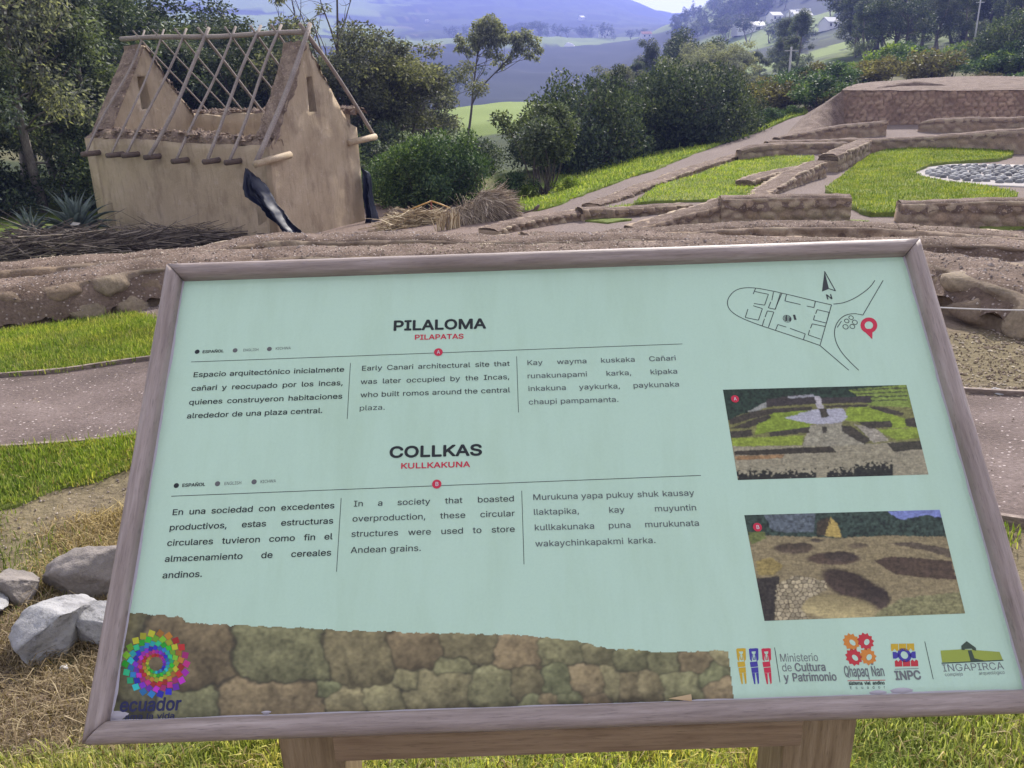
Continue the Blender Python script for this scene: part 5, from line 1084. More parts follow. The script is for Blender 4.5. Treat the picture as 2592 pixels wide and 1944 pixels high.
rope = thing('rope', 'thin white rope stretched in front of the right end of the front wall', 'rope', ra_); mb = MB(); mb.tube(P, .0042, 6); mb.build('cord', plain('rope_white', (.55, .53, .5), .9), rope, True, ra_)
for q in (ra_, rb_):
    g = hz(q[0], q[1]); mb = MB(); mb.tube([(q[0], q[1], g-.05), (q[0], q[1]+.005, q[2]+.05)], [.018, .016], 8); mb.build('stake', M['post'], rope, True, ra_)

# ------------------------------------------------------------------ black plastic sheets on the hut
k = NT('black_plastic'); a = k.noise(2.2, 2); k.bump(a, .25, .12); M['plastic'] = k.fin((.006, .008, .02), .4, .25)
def tarp(label, rows, d0, sd_):
    """rows: (left px, left py, right px, right py, distance left, distance right)"""
    R = [(aty(a, b, e), aty(c, d, f)) for a, b, c, d, e, f in rows]; L = smooth_line(np.array([np.concatenate(r) for r in R]), 44, 2); m = 22; V = []
    for i, q in enumerate(L):
        for t in np.linspace(0, 1, m):
            p = q[:3]*(1-t)+q[3:]*t; V.append(p+np.array([0, -1, 0])*(.10*sin(t*3*pi+i*.09)*min(1, i/10)+.09*sin(pi*t)))
    V = np.array(V); V += fbm(V*3, 3, sd_)[:, None]*np.array([.03, .07, .02])+(np.abs(fbm(V*np.array([9, 9, 3.]), 3, sd_+4))[:, None]-.2)*np.array([.03, .11, .02]); off = V.mean(0)
    F = grid_faces(44, m); o = obj('plastic_sheet', V-off, F, M['plastic']); o.location = tuple(off); mod = o.modifiers.new('s', 'SOLIDIFY'); mod.thickness = .008; tag(o, label, 'plastic sheet', None, 'thing')
tarp('twisted black plastic sheet hanging across the near corner of the hut', [(622, 424, 628, 426, 17.7, 17.7), (618, 455, 652, 446, 17.6, 17.6), (614, 492, 672, 470, 17.5, 17.5), (640, 505, 688, 500, 17.45, 17.45), (668, 528, 706, 528, 17.4, 17.4), (690, 560, 730, 560, 17.35, 17.35), (716, 590, 766, 592, 17.3, 17.3), (725, 612, 780, 612, 17.3, 17.3)], 17.5, 5)
tarp('black plastic sheet hanging from the rear corner of the hut to the ground', [(917, 418, 936, 438, 21., 21.3), (918, 440, 941, 452, 21., 21.3), (919, 470, 941, 482, 20.95, 21.2), (922, 505, 946, 520, 20.9, 21.1), (928, 540, 958, 552, 20.8, 21.), (924, 570, 966, 580, 20.7, 20.9), (915, 600, 968, 604, 20.6, 20.8)], 21, 9)

# ------------------------------------------------------------------ reeds, thatch, agaves
k = NT('reed_pale'); k.fin(k.ramp(k.n('NewGeometry').outputs['Random Per Island'], [(0, (.16, .11, .06)), (.5, (.38, .29, .17)), (1, (.62, .52, .34))]), .7, .3); M['reed'] = k.m
k = NT('reed_grey'); k.fin(k.ramp(k.n('NewGeometry').outputs['Random Per Island'], [(0, (.05, .04, .033)), (.6, (.13, .105, .085)), (1, (.30, .25, .2))]), .8, .2); M['reedgrey'] = k.m
k = NT('thatch'); k.fin(k.ramp(k.n('NewGeometry').outputs['Random Per Island'], [(0, (.13, .10, .07)), (.5, (.34, .27, .195)), (1, (.62, .53, .41))]), .85, .2); M['thatch'] = k.m
def sticks(name, label, cat, P0, D, L, r, mat, off, rs, parent=None, bend=.1):
    """thin three-sided canes: start points, directions, lengths, radii"""
    n = len(P0); D = D/np.linalg.norm(D, axis=1)[:, None]; up = np.cross(D, rs.normal(0, 1, (n, 3))); up /= np.linalg.norm(up, axis=1)[:, None]; sd_ = np.cross(D, up); V = []
    bd = rs.normal(0, bend, (n, 3))*L[:, None]
    for t in (0, .5, 1):
        c = P0+D*(L*t)[:, None]+bd*(t*t)
        for a in (0, 2.094, 4.189): V.append(c+(up*cos(a)+sd_*sin(a))*(r*(1-.45*t))[:, None])
    V = np.stack(V, 1).reshape(-1, 3); i = np.arange(n)[:, None]*9; F = []
    for l in (0, 3):
        for a in range(3): b = (a+1) % 3; F.append(i+np.array([[l+a, l+b, l+3+b, l+3+a]]))
    F = np.concatenate(F); o = obj(name, V-off, F, mat, parent, False)
    if not parent: o.location = tuple(float(q) for q in off); tag(o, label, cat, None, 'thing')
    return o
def heap(label, name, cat, L, n, hgt, mat, seed, ln=(.6, 1.6), r=.009, flat=1., spread=.5, along=(1, 0), lean=.35):
    rs = np.random.RandomState(seed); P = np.array([onz(a, b) for a, b in L]); t = rs.uniform(0, len(P)-1, n); c = np.stack([np.interp(t, range(len(P)), P[:, k]) for k in range(3)], 1)
    e = np.sin(pi*np.clip(t/(len(P)-1), .08, .92))
    c[:, 0] += rs.normal(0, spread*.5, n); c[:, 1] += rs.normal(0, spread*.4, n); c[:, 2] = Hf(c[:, 0], c[:, 1])-.02+hgt*e*np.abs(rs.uniform(0, 1, n))
    a = rs.normal(0, lean, n); D = np.c_[along[0]*np.cos(a)-along[1]*np.sin(a), along[0]*np.sin(a)+along[1]*np.cos(a), rs.normal(0, .10*flat, n)]*np.where(rs.rand(n) < .5, 1, -1)[:, None]; Ls = rs.uniform(*ln, n); D /= np.linalg.norm(D, axis=1)[:, None]
    return sticks(name, label, cat, c-D*Ls[:, None]*.5, D, Ls, r*rs.uniform(.6, 1.3, n), mat, P[len(P)//2], rs)
heap('wide heap of dark grey reeds and brushwood in front of the agaves', 'reed_heap', 'reed heap', [(-60, 668), (60, 655), (150, 645), (240, 640), (330, 635)], 1500, .5, M['reedgrey'], 3, (.7, 2.), .012, 1.6, .8, (1, .05), .55)
heap('layer of dark reeds lying flat along the foot of the hut', 'reed_heap', 'reed heap', [(260, 635), (380, 625), (480, 616), (600, 612)], 900, .3, M['reedgrey'], 4, (1., 2.4), .011, .6, .5, (1, -.3), .16)
heap('loose heap of pale yellow reeds beside the rear black sheet', 'reed_heap', 'reed heap', [(985, 582), (1030, 572), (1080, 566), (1130, 562)], 620, .36, M['reed'], 5, (.35, 1.), .011, 2.2, .34, (1, .2), .6)
rs = np.random.RandomState(8); P = np.array([onz(1108+4.6*i, 586-i*.8) for i in range(13)]); off = P[6]
sticks('reed_bundle', 'upright row of cut pale reeds at the right side of the yellow reed heap', 'reed bundle', np.repeat(P, 4, 0)+rs.normal(0, .025, (52, 3))*(1, 1, .2), np.c_[rs.normal(0, .12, 52), rs.normal(.25, .1, 52), np.ones(52)], rs.uniform(.24, .42, 52), rs.uniform(.010, .018, 52), M['reed'], off, rs)
def mound_straw(label, px, py, rx, rz, n, seed, wind, mat):
    rs = np.random.RandomState(seed); g = onz(px, py); off = g; root = thing('thatch_mound', label, 'thatch mound', off)
    u, v = np.meshgrid(np.linspace(0, 2*pi, 40, endpoint=False), np.linspace(0, 1, 12), indexing='ij'); rr = np.sin(np.clip(v, .02, 1)*pi/2); X = np.stack([np.cos(u)*rr*rx*.88, np.sin(u)*rr*rx*.62, np.cos(v*pi/2)*rz*.86-.05], -1).reshape(-1, 3)
    X *= 1+fbm(X*3+seed, 3, seed)[:, None]*.3; obj('core', X, grid_faces(40, 12, True), plain('straw_core', (.12, .09, .065), .95), root)
    a = rs.uniform(0, 2*pi, n); ph = np.arccos(rs.uniform(0, 1, n)); N = np.c_[np.cos(a)*np.sin(ph), np.sin(a)*np.sin(ph), np.cos(ph)]; P0 = N*np.array([rx, rx*.7, rz])*.88*(1+fbm(N*3+seed, 3, seed)[:, None]*.3)
    T = np.cross(N, np.cross(np.array([0, 0, -1.]), N)); D = T*1.1+N*.04+np.array(wind)+rs.normal(0, .28, (n, 3)); sticks('straw', None, None, P0, D, rs.uniform(.25, .7, n)*rx*1.2, rs.uniform(.004, .009, n), mat, np.zeros(3), rs, root, .12)
    return root
mound_straw('tall shaggy mound of dry thatch grass, the right one of two', 1240, 556, .56, .66, 3600, 21, (.7, 0, -.05), M['thatch'])
mound_straw('low ragged mound of old thatch beside the taller one', 1178, 566, .46, .42, 1500, 22, (.2, 0, -.2), M['thatch'])
mound_straw('small dark clump of thatch near the foot of the rear black sheet', 995, 548, .22, .2, 400, 23, (0, 0, 0), M['thatch'])
bf = onz(1090, 545); M['bamboo'] = wood('orange_bamboo', (.38, .2, .05), (.52, .3, .08), (.62, .42, .16), (6, 6, 6), .2, .5)
B0 = thing('bamboo_frame', 'small peaked frame of orange-yellow bamboo canes behind the reed heap', 'bamboo frame', bf); d_ = bf[1]
for a, b, nm in (((1022, 538), (1092, 509), 'cane'), ((1092, 509), (1140, 527), 'cane'), ((1091, 509), (1093, 548), 'support')):
    mb = MB(); p, q = aty(*a, d_), aty(*b, d_); mb.tube([p, (p+q)/2+(0, 0, .008), q], [.022, .02, .02], 7); mb.build(nm, M['bamboo'] if nm == 'cane' else plain('rust_red', (.22, .06, .04), .8), B0, True, bf)
sb = onz(1360, 545); mb = MB(); mb.tube([aty(1325, 540, sb[1]), aty(1345, 533, sb[1]), aty(1362, 527, sb[1])], [.015, .02, .02], 6); mb.tube([aty(1355, 530, sb[1]), aty(1365, 519, sb[1])], [.05, .03], 7); o = mb.build('driftwood_branch', M['darkwood'], None, True, sb); o.location = tuple(sb); tag(o, 'small dead branch lying on the soil where the gravel path begins', 'branch', None, 'thing')
k = NT('agave_leaf'); a = k.noise(5, 3); k.fin(k.ramp(a, [(.3, (.06, .085, .07)), (.7, (.13, .165, .14))]), .5, .4); M['agave'] = k.m
def agave(label, p, R_, n, seed):
    rs = np.random.RandomState(seed); root = thing('agave', label, 'agave', p, 0, 'agaves left of the hut')
    for i in range(n):
        a = i*2.4+rs.normal(0, .15); el = radians(85-68*(i/n)**.8); L = R_*rs.uniform(.8, 1.05); w = R_*.085; V = []; m = 9
        for t in np.linspace(0, 1, m):
            e = el-.55*t*t*(1.1-el/1.6); c = np.array([cos(a)*cos(e), sin(a)*cos(e), sin(e)])*L*t; s_ = np.array([-sin(a), cos(a), 0]); w_ = w*(sin(pi*min(1, t*.8+.22))**.8)*(1-t**3)+.002; nrm = np.array([-cos(a)*sin(e), -sin(a)*sin(e), cos(e)])
            V += [c-s_*w_+nrm*w_*.45, c-nrm*w_*.12, c+s_*w_+nrm*w_*.45, c-nrm*w_*.35]
        F = grid_faces(m, 4).tolist()+[[j*4+3, (j+1)*4+3, (j+1)*4, j*4] for j in range(m-1)]; obj('leaf', V, F, M['agave'], root)
agave('large blue-grey agave beside the left corner of the hut', aty(197, 592, 18.2), 1.15, 40, 3); agave('smaller agave to the left of the large one, half behind the reeds', aty(84, 598, 17.6), .72, 30, 4)
for i, (a, b) in enumerate(((207, 617), (212, 627))):
    p = onz(a, b+14)+np.array([0, -.1, .55-.12*i]); V = np.array([(-.10, 0, 0), (.08, .02, -.02), (.11, .1, .03), (-.07, .12, .06), (0, .05, .05)])*.9; o = obj('paper_scrap', np.concatenate([V, V-(0, 0, .004)]), [[0, 1, 4], [1, 2, 4], [2, 3, 4], [3, 0, 4], [6, 5, 9], [7, 6, 9], [8, 7, 9], [5, 8, 9], [0, 5, 6, 1], [1, 6, 7, 2], [2, 7, 8, 3], [3, 8, 5, 0]], plain('pale_scrap', (.5, .46, .4), .8), None, False); o.location = tuple(p); tag(o, ['upper pale scrap of paper on the dark reeds', 'lower pale scrap of paper on the dark reeds'][i], 'paper scrap', None, 'thing')
mb = MB(); p = onz(262, 636); mb.tube([aty(245, 622, p[1])+(0, 0, .0), aty(268, 606, p[1]), aty(283, 586, p[1])], [.045, .05, .055], 8); o = mb.build('charred_log', M['darkwood'], None, True, p); o.location = tuple(p); tag(o, 'short dark log propped up on the reeds at the hut corner', 'log', None, 'thing')

# ------------------------------------------------------------------ trees and shrubs
M['bark'] = wood('bark', (.10, .085, .07), (.19, .165, .14), (.32, .285, .25), (4, 4, 1.2), .5, .9)
M['bark2'] = wood('dark_bark', (.05, .042, .035), (.10, .085, .07), (.17, .145, .12), (4, 4, 1.2), .5, .9)
M['leaf_euc'] = leafmat('eucalyptus_leaves', (.034, .048, .036), (.078, .10, .07), (.155, .185, .14), .3, .3)
M['leaf_grey'] = leafmat('grey_leaves', (.06, .066, .06), (.125, .135, .12), (.22, .225, .195), .5, .35)
M['leaf_bush'] = leafmat('bush_leaves', (.022, .042, .022), (.05, .09, .04), (.125, .18, .085), .25, .5)
M['leaf_dark'] = leafmat('dark_shrub_leaves', (.02, .031, .024), (.045, .064, .044), (.105, .13, .08), .25, .4)
M['leaf_dry'] = leafmat('dry_scrub_leaves', (.05, .045, .025), (.11, .10, .055), (.19, .18, .09), .3, .3)
M['leaf_lime'] = leafmat('fresh_leaves', (.05, .08, .02), (.11, .16, .035), (.2, .26, .07), .4, .4)
def leaves(C, R, n, l, w, rs, droop=.4, squash=.75, shell=.45):
    """n leaf quads spread through clumps (centres C, radii R)"""
    C = np.asarray(C, float); R = np.asarray(R, float); p = R**2.2; i = rs.choice(len(C), n, p=p/p.sum())
    d = rs.normal(0, 1, (n, 3)); d /= np.linalg.norm(d, axis=1)[:, None]; rad = rs.uniform(0, 1, n)**shell
    P = C[i]+d*(R[i]*rad)[:, None]*np.array([1, 1, squash]); P += fbm(P*2.2, 3, 5)[:, None]*.12*R[i][:, None]
    ax = rs.normal(0, 1, (n, 3))+d*.6; ax /= np.linalg.norm(ax, axis=1)[:, None]; ax[:, 2] -= droop; ax /= np.linalg.norm(ax, axis=1)[:, None]
    sd_ = np.cross(ax, rs.normal(0, 1, (n, 3))); sd_ /= np.linalg.norm(sd_, axis=1)[:, None]+1e-9; L = l*rs.uniform(.6, 1.35, n)[:, None]; W_ = w*rs.uniform(.6, 1.3, n)[:, None]
    V = np.stack([P, P+ax*L*.45+sd_*W_, P+ax*L, P+ax*L*.45-sd_*W_], 1).reshape(-1, 3); return V, np.arange(n*4).reshape(-1, 4)
def limb(mb, p, q, r0, r1, rs, k=7, wob=.06, sides=6):
    t = np.linspace(0, 1, k)[:, None]; L = np.linalg.norm(q-p); P = p+(q-p)*t+np.sin(t*pi)*rs.normal(0, wob*L, 3)+np.sin(t*2*pi)*rs.normal(0, wob*.5*L, 3); mb.tube(P, r0+(r1-r0)*t[:, 0]**.8, sides); return P
def make_tree(kind, seed, H, nl):
    """returns (trunk mesh, crown mesh) of a tree H metres tall"""
    rs = np.random.RandomState(seed); mb = MB(); C = []; R = []
    if kind == 'euc':
        lean = rs.normal(0, .06, 2)*H; top = np.array([lean[0], lean[1], H*.93]); P = limb(mb, np.zeros(3)-(0, 0, .2), top, H*.016, H*.003, rs, 12, .025)
        for j in range(26):
            t = rs.uniform(.16, .98); b = P[int(t*11)]; a = rs.uniform(0, 2*pi); ln = H*(.20*(1-t)+.07)*rs.uniform(.5, 1.25); q = b+np.array([cos(a)*ln*.75, sin(a)*ln*.75, ln*rs.uniform(.15, .9)]); limb(mb, b, q, H*.004, H*.0012, rs, 5, .08, 5)
            C.append(q); R.append(H*rs.uniform(.035, .075)); C.append((b+2*q)/3+rs.normal(0, .02*H, 3)); R.append(H*rs.uniform(.025, .05))
        V, F = leaves(C, R, nl, H*.0155, H*.0034, rs, .75, 1.15)
    elif kind == 'round':                                                    # broad umbrella-like crown, bare stems under it
        for s_ in range(4):
            a0 = rs.uniform(0, 6.28); top = np.array([cos(a0)*H*.22, sin(a0)*H*.22, H*.62]); P = limb(mb, np.array([cos(a0)*.1, sin(a0)*.1, -.2]), top, H*.016, H*.006, rs, 8, .05)
            for j in range(11):
                a = rs.uniform(0, 6.28); b = P[rs.randint(4, 8)]; q = b+np.array([cos(a)*H*rs.uniform(.08, .34), sin(a)*H*rs.uniform(.08, .34), H*rs.uniform(.02, .34)]); limb(mb, b, q, H*.005, H*.0012, rs, 5, .08, 5); C.append(q); R.append(H*rs.uniform(.05, .13))
        V, F = leaves(C, R, nl, H*.024, H*.0055, rs, .35, .8)
    elif kind == 'bush':
        for j in range(46):
            a = rs.uniform(0, 6.28); e = rs.uniform(0, 1); r = H*.78*sin(np.arccos(e))*rs.uniform(.65, 1.02); q = np.array([cos(a)*r, sin(a)*r, H*.12+H*.76*e*rs.uniform(.7, 1.05)]); limb(mb, np.array([rs.normal(0, .1)*H, rs.normal(0, .1)*H, -.1]), q, H*.013, H*.004, rs, 5, .08, 5); C.append(q); R.append(H*rs.uniform(.12, .2))
        for j in range(16): C.append(np.array([rs.normal(0, .25)*H, rs.normal(0, .25)*H, rs.uniform(.1, .55)*H])); R.append(H*.26)
        V, F = leaves(C, R, nl, H*.042, H*.011, rs, -.2, .9, .33)
    elif kind == 'fan':                                                      # many stems fanning from one foot, crown on top
        for j in range(20):
            a = rs.uniform(0, 6.28); sp = rs.uniform(.08, .42); q = np.array([cos(a)*H*sp, sin(a)*H*sp, H*rs.uniform(.45, .92)*(1-.35*sp)]); limb(mb, np.array([rs.normal(0, .05)*H, rs.normal(0, .05)*H, -.1]), q, H*.011, H*.003, rs, 7, .05, 5); C += [q, q*.82+(0, 0, .03*H)]; R += [H*rs.uniform(.10, .17), H*.10]
        V, F = leaves(C, R, nl, H*.034, H*.010, rs, .1, .85)
    elif kind == 'scrub':
        for j in range(15):
            a = rs.uniform(0, 6.28); r = rs.uniform(0, .75)*H; q = np.array([cos(a)*r, sin(a)*r, H*rs.uniform(.3, .85)*(1-.4*r/H)]); limb(mb, q*np.array([.3, .3, 0])-(0, 0, .1), q, H*.014, H*.004, rs, 4, .08, 4); C.append(q); R.append(H*rs.uniform(.16, .3))
        V, F = leaves(C, R, nl, H*.09, H*.022, rs, -.3, .8)
    Vt = np.concatenate(mb.V); return (Vt, mb.F), (V, F)
PROTO = {}
def proto(key, kind, seed, H, nl, leaf, bark='bark'):
    (tv, tf), (cv, cf) = make_tree(kind, seed, H, nl); PROTO[key] = (mesh('trunk', tv, tf, True, None, [M[bark]]), mesh('crown', cv, cf, False, None, [M[leaf]]), H)
for i in range(4): proto('euc%d' % i, 'euc', 300+i, 10., 15000, 'leaf_euc')
for i in range(2): proto('eucg%d' % i, 'euc', 330+i, 10., 7500, 'leaf_grey')
proto('round0', 'round', 310, 6., 19000, 'leaf_grey', 'bark2'); proto('round1', 'round', 311, 6., 18000, 'leaf_dark', 'bark2'); proto('round2', 'round', 312, 6., 15000, 'leaf_grey', 'bark')
for i in range(2): proto('bush%d' % i, 'bush', 313+i, 2.4, 26000, 'leaf_bush', 'bark2')
for i in range(3): proto('dark%d' % i, 'bush', 320+i, 3., 16000, 'leaf_dark', 'bark2')
proto('fan0', 'fan', 316, 3.2, 15000, 'leaf_euc', 'bark2')
for i in range(3): proto('scrub%d' % i, 'scrub', 340+i, 1.6, 2600, ('leaf_dry', 'leaf_bush', 'leaf_lime')[i], 'bark2')
for i in range(3): proto('far%d' % i, 'euc', 350+i, 10., 1500, 'leaf_euc')
for i in range(2): proto('fard%d' % i, 'round', 355+i, 10., 1600, 'leaf_dark')
_rt = np.random.RandomState(77)
for k_ in ('far0', 'far1', 'far2', 'fard0', 'fard1'):
    me = PROTO[k_][1]; n = len(me.vertices); V = np.empty(n*3, np.float32); me.vertices.foreach_get('co', V); V = V.reshape(-1, 4, 3); c = V.mean(1, keepdims=True); V = c+(V-c)*2.1; me.vertices.foreach_set('co', V.ravel().astype(np.float32)); me.update()
def plant(key, px, d, h, label, cat='tree', group=None, name='tree', wide=1., py=300):
    p = gp(px, py, d); tm, cm, H = PROTO[key]; r = thing(name, label, cat, p-(0, 0, .05), _rt.uniform(0, 6.28), group); s = h/H; r.scale = (s*wide, s*wide, s)
    link('trunk', tm, r); link('crown', cm, r); return r
G1 = 'slender trees in the dark wood left of the hut'
for i, (px, d, h) in enumerate(((-330, 26, 11), (-190, 29, 12), (-90, 24, 10), (-20, 31, 12.5), (60, 27, 11), (125, 33, 12), (165, 29, 9.5), (205, 36, 12), (250, 31, 10), (20, 38, 13), (110, 42, 13), (-120, 40, 13), (300, 40, 10.5), (350, 46, 11), (235, 45, 12.5), (160, 50, 13), (60, 55, 14), (-60, 52, 14), (-260, 45, 13))):
    plant(('euc0', 'euc1', 'euc2', 'euc3', 'eucg0')[i % 5], px, d, h, 'slender dark eucalyptus standing in the wood left of the hut', 'tree', G1, 'eucalyptus_tree', _rt.uniform(.95, 1.3))
G2 = 'trees behind the hut roof'
for i, (px, d, h) in enumerate(((400, 38, 7.2), (455, 44, 8.5), (515, 38, 6.8), (560, 48, 8.6), (610, 40, 7), (655, 46, 8), (700, 42, 6.4), (350, 37, 7.5), (480, 52, 9.6), (420, 56, 10.5), (580, 56, 9.6), (640, 60, 9.4))):
    plant(('euc1', 'round1', 'euc3', 'euc0', 'round1', 'euc2')[i % 6], px, d, h, 'dark green tree seen through and above the bare poles of the hut', 'tree', G2, 'tree', _rt.uniform(1.2, 1.6))
for i, (px, d, h) in enumerate(((300, 28, 3.2), (420, 30, 3.), (530, 30, 3.4), (640, 31, 3.), (730, 32, 3.4), (-160, 26, 3), (330, 33, 2.4))): plant(('dark0', 'dark1', 'dark2')[i % 3], px, d, h, 'dark bushy undergrowth shrub in the shade behind the hut', 'shrub', 'undergrowth behind the hut', 'shrub', 1.1)
plant('round0', 900, 38, 6.6, 'broad grey-leaved tree with a flat crown just right of the hut', 'tree', None, 'tree', 1.25)
plant('round2', 1010, 41, 6.4, 'grey-leaved tree behind the big round bush', 'tree', None, 'tree', 1.3)
plant('round0', 1090, 46, 5.4, 'smaller grey-leaved tree at the right end of the grey grove', 'tree', None, 'tree', 1.2)
plant('round2', 810, 40, 6.2, 'grey-leaved tree half hidden by the right gable', 'tree', None, 'tree', 1.2)
plant('eucg0', 850, 46, 8.2, 'thin pale-leaved eucalyptus rising behind the grey grove', 'tree', None, 'eucalyptus_tree', 1.2)
plant('eucg1', 960, 52, 8.0, 'sparse pale eucalyptus behind the grey grove, right of the thin one', 'tree', None, 'eucalyptus_tree', 1.3)
for i, (px, d, h, l_) in enumerate(((760, 27, 1.6, 'low'), (900, 30, 1.8, 'low'), (1000, 33, 2.), (1120, 34, 1.8)) if False else ((770, 28, 2.4, ''), (960, 34, 2.6, ''), (1150, 36, 2.2, ''))): plant('dark%d' % i, px, d, h, ['dark shrub at the foot of the right gable', 'dark shrub under the grey grove', 'dark shrub behind the small fanning tree'][i], 'shrub', None, 'shrub', 1.2)
def bare(label, base, top, forks, d, r0, seed):
    rs = np.random.RandomState(seed); b = gp(base[0], base[1], d); root = thing('bare_tree', label, 'tree', b); mb = MB(); q = aty(*top, d); P = limb(mb, b-(0, 0, .2), q, r0, r0*.35, rs, 12, .015)
    for (px, py, t) in forks:
        s_ = P[int(t*11)]; e = aty(px, py, d+rs.normal(0, .5)); Pp = limb(mb, s_, e, r0*.5, r0*.12, rs, 7, .05, 5)
        for j in range(5): a = Pp[rs.randint(2, 7)]; limb(mb, a, a+rs.normal(0, .45, 3)+(0, 0, .35), r0*.14, r0*.05, rs, 4, .1, 4)
    Vt = np.concatenate(mb.V)-b; obj('trunk', Vt, mb.F, M['bark2'], root)
    C = [aty(px, py, d)-b for px, py, t in forks]; V, F = leaves(C, np.full(len(C), .34), 60*len(C), .2, .04, rs, .7); obj('crown', V, F, M['leaf_grey'], root, False)
bare('tall bare leaning tree with few leaves behind the right gable', (838, 330), (852, -60), ((705, -10, .62), (735, -30, .5), (800, -40, .7), (895, -20, .75), (870, 60, .45), (790, 60, .4)), 37, .10, 5)
bare('thin forked bare tree just left of the tall bare one', (790, 330), (735, -20), ((700, -5, .75), (760, -30, .8), (815, 20, .5), (752, 60, .55)), 39, .07, 6)
plant('bush0', 1118, 24.5, 2.45, 'large round dense green bush right of the hut', 'bush', None, 'bush', .92, 480)
plant('bush1', 1020, 25.5, 1.95, 'lower left shoulder bush growing against the large round bush', 'bush', None, 'bush', 1., 480)
plant('fan0', 1378, 25.5, 2.95, 'small dark tree with many stems fanning from one foot, right of the round bush', 'tree', None, 'tree', 1.12, 480)
plant('scrub2', 1330, 24.5, .5, 'small bright green weed at the left foot of the fanning tree', 'shrub', None, 'shrub', 1.2, 500); plant('scrub2', 1440, 24, .55, 'small bright green weed at the right foot of the fanning tree', 'shrub', None, 'shrub', 1.2, 490)
plant('scrub1', 1300, 25.2, .9, 'dark little shrub between the round bush and the fanning tree', 'shrub', None, 'shrub', 1., 500)
for i, (px, d, h, k_) in enumerate(((1455, 33, 4.0, 'dark0'), (1520, 34, 3.1, 'dark1'), (1590, 36, 3.1, 'dark2'), (1655, 37, 3.3, 'dark1'), (1735, 37, 4.0, 'dark0'), (1800, 39, 3.5, 'dark2'), (1410, 36, 3.4, 'dark2'), (1560, 41, 3.8, 'round1'), (1690, 42, 4.2, 'dark1'), (1850, 43, 2.6, 'dark0'))):
    plant(k_, px, d, h, 'dense dark bush in the row along the bright grass bank', 'bush', 'dark bushes along the bright grass bank', 'bush', .85, 420)
for i in range(46):
    px = _rt.uniform(1830, 2150); d = _rt.uniform(44, 66); plant('scrub%d' % (0 if _rt.rand() < .65 else 1), px, d, _rt.uniform(.8, 1.9), 'low brownish scrub bush on the rough slope left of the platform', 'shrub', 'scrub on the slope left of the platform', 'shrub', 1.3)
for i in range(8): plant('scrub1', _rt.uniform(1880, 2030), _rt.uniform(40, 45), _rt.uniform(.5, .9), 'small green shrub lining the upper gravel path', 'shrub', 'shrubs lining the upper gravel path', 'shrub', 1.2)
for i in range(60):
    px = _rt.uniform(2130, 2750); d = _rt.uniform(52, 84); plant('scrub%d' % _rt.choice([0, 1, 1, 2]), px, d, _rt.uniform(1.0, 2.6), 'bushy shrub on the overgrown slope behind the platform', 'shrub', 'shrubs on the slope behind the platform', 'shrub', 1.2)
plant('dark0', 2535, 62, 4.6, 'large dark rounded shrub behind the right end of the platform', 'bush', None, 'bush', .9); plant('scrub1', 2590, 50, 1.6, 'pale grey-green shrub at the platform edge on the far right', 'shrub', None, 'shrub', 1.2)
# slim grey eucalyptus with a leaning trunk in the valley gap
def leaning():
    d = 66; rs = np.random.RandomState(4); b = gp(1176, 300, d); root = thing('eucalyptus_tree', 'leaning eucalyptus with a clumped crown standing against the blue valley', 'tree', b); mb = MB()
    P = limb(mb, b-(0, 0, .3), aty(1212, 120, d), .13, .06, rs, 12, .015); Q_ = limb(mb, P[5], aty(1300, 132, d), .08, .04, rs, 8, .05); C = []; R = []
    for px, py, r in ((1215, 70, 20), (1240, 62, 24), (1262, 78, 20), (1222, 95, 22), (1250, 105, 20), (1205, 110, 16), (1275, 100, 13), (1165, 100, 13), (1176, 118, 14), (1160, 122, 9), (1190, 130, 11), (1305, 95, 17), (1330, 88, 16), (1350, 105, 15), (1362, 125, 11), (1318, 118, 16), (1340, 138, 12), (1300, 135, 10), (1235, 135, 11), (1262, 140, 12), (1285, 150, 9), (1250, 158, 7), (1360, 148, 6), (1196, 92, 12), (1270, 165, 7), (1228, 45 + 8, 12)):
        c = aty(px, py, d+rs.normal(0, .8)); C.append(c); R.append(r/FPX*d*1.15); limb(mb, (P[rs.randint(7, 12)] if px < 1275 else Q_[rs.randint(4, 8)]), c, .03, .01, rs, 5, .06, 5)
    obj('trunk', np.concatenate(mb.V)-b, mb.F, M['bark2'], root); V, F = leaves(np.array(C)-b, R, 7500, .24, .055, rs, .8, .85); obj('crown', V, F, M['leaf_grey'], root, False)
leaning()
